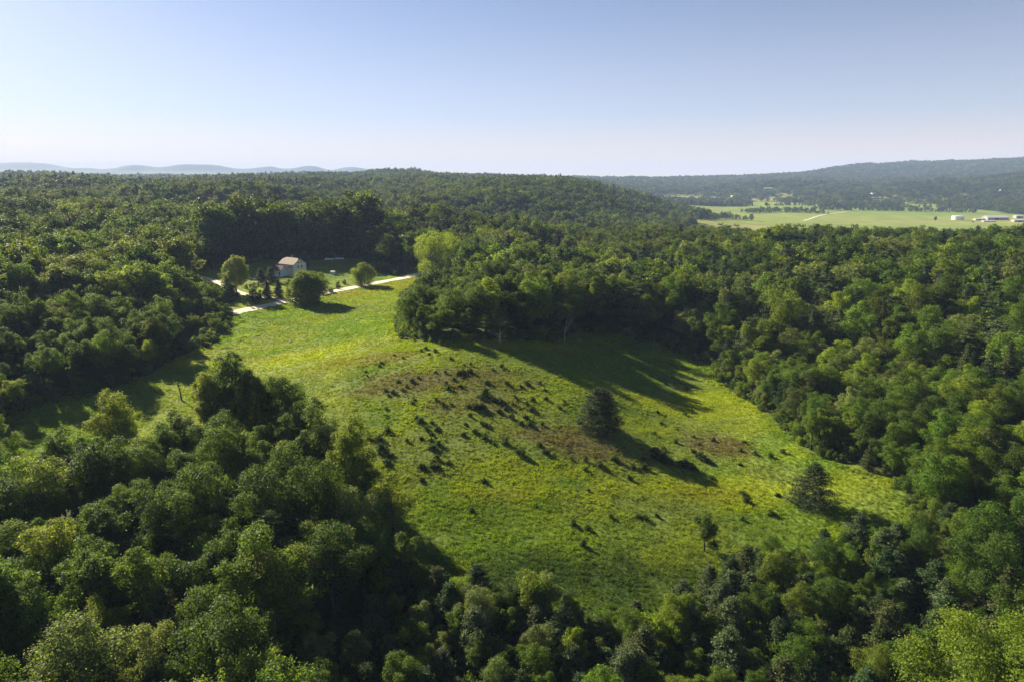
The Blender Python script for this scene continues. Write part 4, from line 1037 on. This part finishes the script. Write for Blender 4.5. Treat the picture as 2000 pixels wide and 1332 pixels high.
for px, py, L, W, H, lab, rm in ((617, 381, 6, 4, 5, 'small white house showing above the trees far left of centre', 900), (1432, 386, 9, 6, 6, 'white farmhouse at the valley edge below the far wood', 1500), (1452, 386, 9, 6, 5, 'pale barn just right of the white valley farmhouse', 1500),
    (1500, 371, 20, 8, 6, 'long pale building on the rise above the valley farmhouse', 1800), (1478, 380, 7, 5, 5, 'small grey house among trees between valley farmhouse and rise', 1500),
    (1598, 403, 8, 5, 5, 'white house among trees at the near end of the middle valley field', 1300), (1636, 371, 6, 5, 5, 'tiny white house on the wooded valley slope', 1500), (1705, 381, 9, 6, 5, 'pale house on the right valley clearing', 1300),
    (1220, 373, 9, 6, 5, 'small pale house in the far valley left of centre', 1800), (1375, 382, 8, 5, 5, 'small dark-roofed house beside the far valley field', 1500), (1955, 375, 9, 6, 6, 'pale house on the wooded slope at the far right', 1300)):
    shed(px, py, L, W, H, lab, rot=.3, name='house', mat=M_WHITE, rmin=rm, cat='house')
x, y, z = at(120, 338, 1500); m = MB()
for sx in (-1, 1):
    m.tube([(sx * 2.2, -1.5, 0), (sx * .4, 0, 42)], [.35, .2], 4)
m.tube([(0, 2.2, 0), (0, 0, 42)], [.35, .2], 4); m.tube([(0, 0, 41), (0, 0, 50)], [.2, .1], 4)
for k in range(8): m.tube([(-2.2 + k * .22, -1.4 + k * .17, k * 5), (2.1 - k * .22, -1.4 + k * .17, k * 5 + 5)], [.15, .15], 3)
o = m.build('radio_mast', M_BARNW); o.location = (x, y, z); tag(o, 'thin lattice radio mast on the far left ridge', 'mast')

# ------------------------------------------------------------------ meadow grass and weeds
def tuft(seed, n, h, spread, w, lean=.6):
    r = np.random.default_rng(seed); a = r.uniform(0, 6.283, n); d = np.sqrt(r.random(n)) * spread
    B = np.stack([np.cos(a) * d, np.sin(a) * d, np.zeros(n)], 1)
    up = np.array([0, 0, 1.0]) + r.normal(size=(n, 3)) * np.array([lean, lean, .1]); L = h * r.uniform(.5, 1.2, n)
    side = unit(np.cross(up, r.normal(size=(n, 3)))) * w
    m_ = B + up * L[:, None] * .6
    V = np.stack([B, m_ + side, B + up * L[:, None], m_ - side], 1).reshape(-1, 3)
    return mesh_np('tuft', V, np.arange(4 * n).reshape(n, 4), [M_GRASS])
TUFT = [(tuft(1, 46, .24, .46, .035), None), (tuft(2, 40, .30, .42, .04), None), (tuft(3, 50, .20, .5, .03), None), (tuft(4, 34, .36, .4, .05, .8), None)]
P = np.vstack([MEADOW, YARD, SHADE]); x0, x1 = P[:, 0].min(), P[:, 0].max(); y0, y1 = P[:, 1].min(), P[:, 1].max()
gx_, gy_ = [], []
for ra, rb, cell in ((30, 150, .62), (150, 230, .78), (230, 480, 1.15)):
    X, Y = np.meshgrid(np.arange(x0, x1, cell), np.arange(y0, y1, cell)); X = X.ravel() + rng.uniform(-.5, .5, X.size) * cell; Y = Y.ravel() + rng.uniform(-.5, .5, Y.size) * cell
    r_ = np.hypot(X, Y); k = (r_ > ra) & (r_ <= rb) & (np.abs(np.arctan2(X, Y)) < math.radians(43)); X, Y = X[k], Y[k]
    k = inside(MEADOW, X, Y) | inside(YARD, X, Y) | inside(SHADE, X, Y); gx_.append(X[k]); gy_.append(Y[k])
gx_, gy_ = np.concatenate(gx_), np.concatenate(gy_)
td = track_dist(gx_, gy_); rd = np.full(len(gx_), 1e9)
for Rp, w in ((ROAD, 3.0), (DRIVE, 2.1)):
    for a in range(len(Rp) - 1):
        ax, ay = Rp[a]; bx, by = Rp[a+1]; dx, dy = bx-ax, by-ay; t = np.clip(((gx_-ax)*dx+(gy_-ay)*dy)/(dx*dx+dy*dy), 0, 1)
        rd = np.minimum(rd, np.hypot(gx_-ax-t*dx, gy_-ay-t*dy) - w)
k = (rd > .4) & ((td > .62) | (rng.random(len(td)) < .2)); gx_, gy_, td = gx_[k], gy_[k], td[k]
n = len(gx_); print('tufts', n)
yard = inside(YARD, gx_, gy_); r_ = np.hypot(gx_, gy_)
hn = fnoise(gx_, gy_, 5, 15, 3)
s = (.55 + .9 * hn) * rng.uniform(.7, 1.3, n) * np.where(r_ > 230, 1.35, 1.0); sz = s * .78 * np.where(yard, .35, 1.0) * (.6 + .8 * vnoise(gx_, gy_, 2.2, 77))
weed = sstep(105, 85, r_ - 0 * gx_) ; sz = sz * (1 + 1.0 * weed) * (1 + .9 * (1 - sstep(1, 5, edge_dist(MEADOW, gx_, gy_))) * ~yard)
tint = meadow_rgb(gx_, gy_) * rng.uniform(.85, 1.15, n)[:, None] * (.8 + .4 * hn)[:, None]
gn_scatter('meadow_grass', gx_, gy_, height(gx_, gy_) - .03, rng.integers(0, 4, n), np.stack([s, s, sz], 1), tint, proto_collection('meadow_grass_kind', TUFT), 'long meadow grass and weeds in green and yellow patches', tilt=.12)

# trees whose words agree are told apart by their place in the row
ORD = ['leftmost', 'second from left', 'third from left', 'fourth from left', 'fifth from left', 'sixth from left', 'seventh from left', 'eighth from left', 'ninth from left', 'tenth from left']
def rank_labels():
    by = {}
    for e in ALL: by.setdefault(e['label'], []).append(e)
    for lab, es in by.items():
        if len(es) < 2: continue
        P_ = []
        for e in es:
            a, b, _ = proj(e.location.x, e.location.y, e.location.z); P_.append((float(b), float(a), e))
        P_.sort(key=lambda q: q[0]); k = math.ceil(len(P_) / 9); bands = ['farthest row', 'nearest row'] if k == 2 else ['farthest row', 'middle row', 'nearest row'] if k == 3 else ['farthest row', 'second row', 'third row', 'fourth row', 'fifth row', 'sixth row'] 
        per_ = math.ceil(len(P_) / k)
        for j in range(k):
            part = sorted(P_[j * per_:(j + 1) * per_], key=lambda q: q[1])
            for q, (_, _, e) in enumerate(part):
                e['label'] = lab + ', ' + ((bands[min(j, len(bands) - 1)] + ' ') if k > 1 else '') + (ORD[q] if q < len(part) - 1 or len(part) == 1 else 'rightmost')
            if len(part) > 1 and k == 1: pass
rank_labels()

# ------------------------------------------------------------------ air
hz = MB(); hz.box(-15200, 15200, -700, 17600, -140, 330)
h_ = hz.build('haze', [bpy.data.materials.new('haze_air')]); tag(h_, 'thin summer haze filling the air over the whole valley', kind='stuff')
hm = h_.data.materials[0]; hm.use_nodes = True; nt = hm.node_tree; nt.nodes.clear()
ho = nt.nodes.new('ShaderNodeOutputMaterial'); pv = nt.nodes.new('ShaderNodeVolumePrincipled')
pv.inputs['Color'].default_value = (.44, .61, 1.0, 1); pv.inputs['Density'].default_value = 8e-5; pv.inputs['Density Attribute'].default_value = ''
pv.inputs['Anisotropy'].default_value = 0
nt.links.new(pv.outputs[0], ho.inputs['Volume'])
print('scene built')
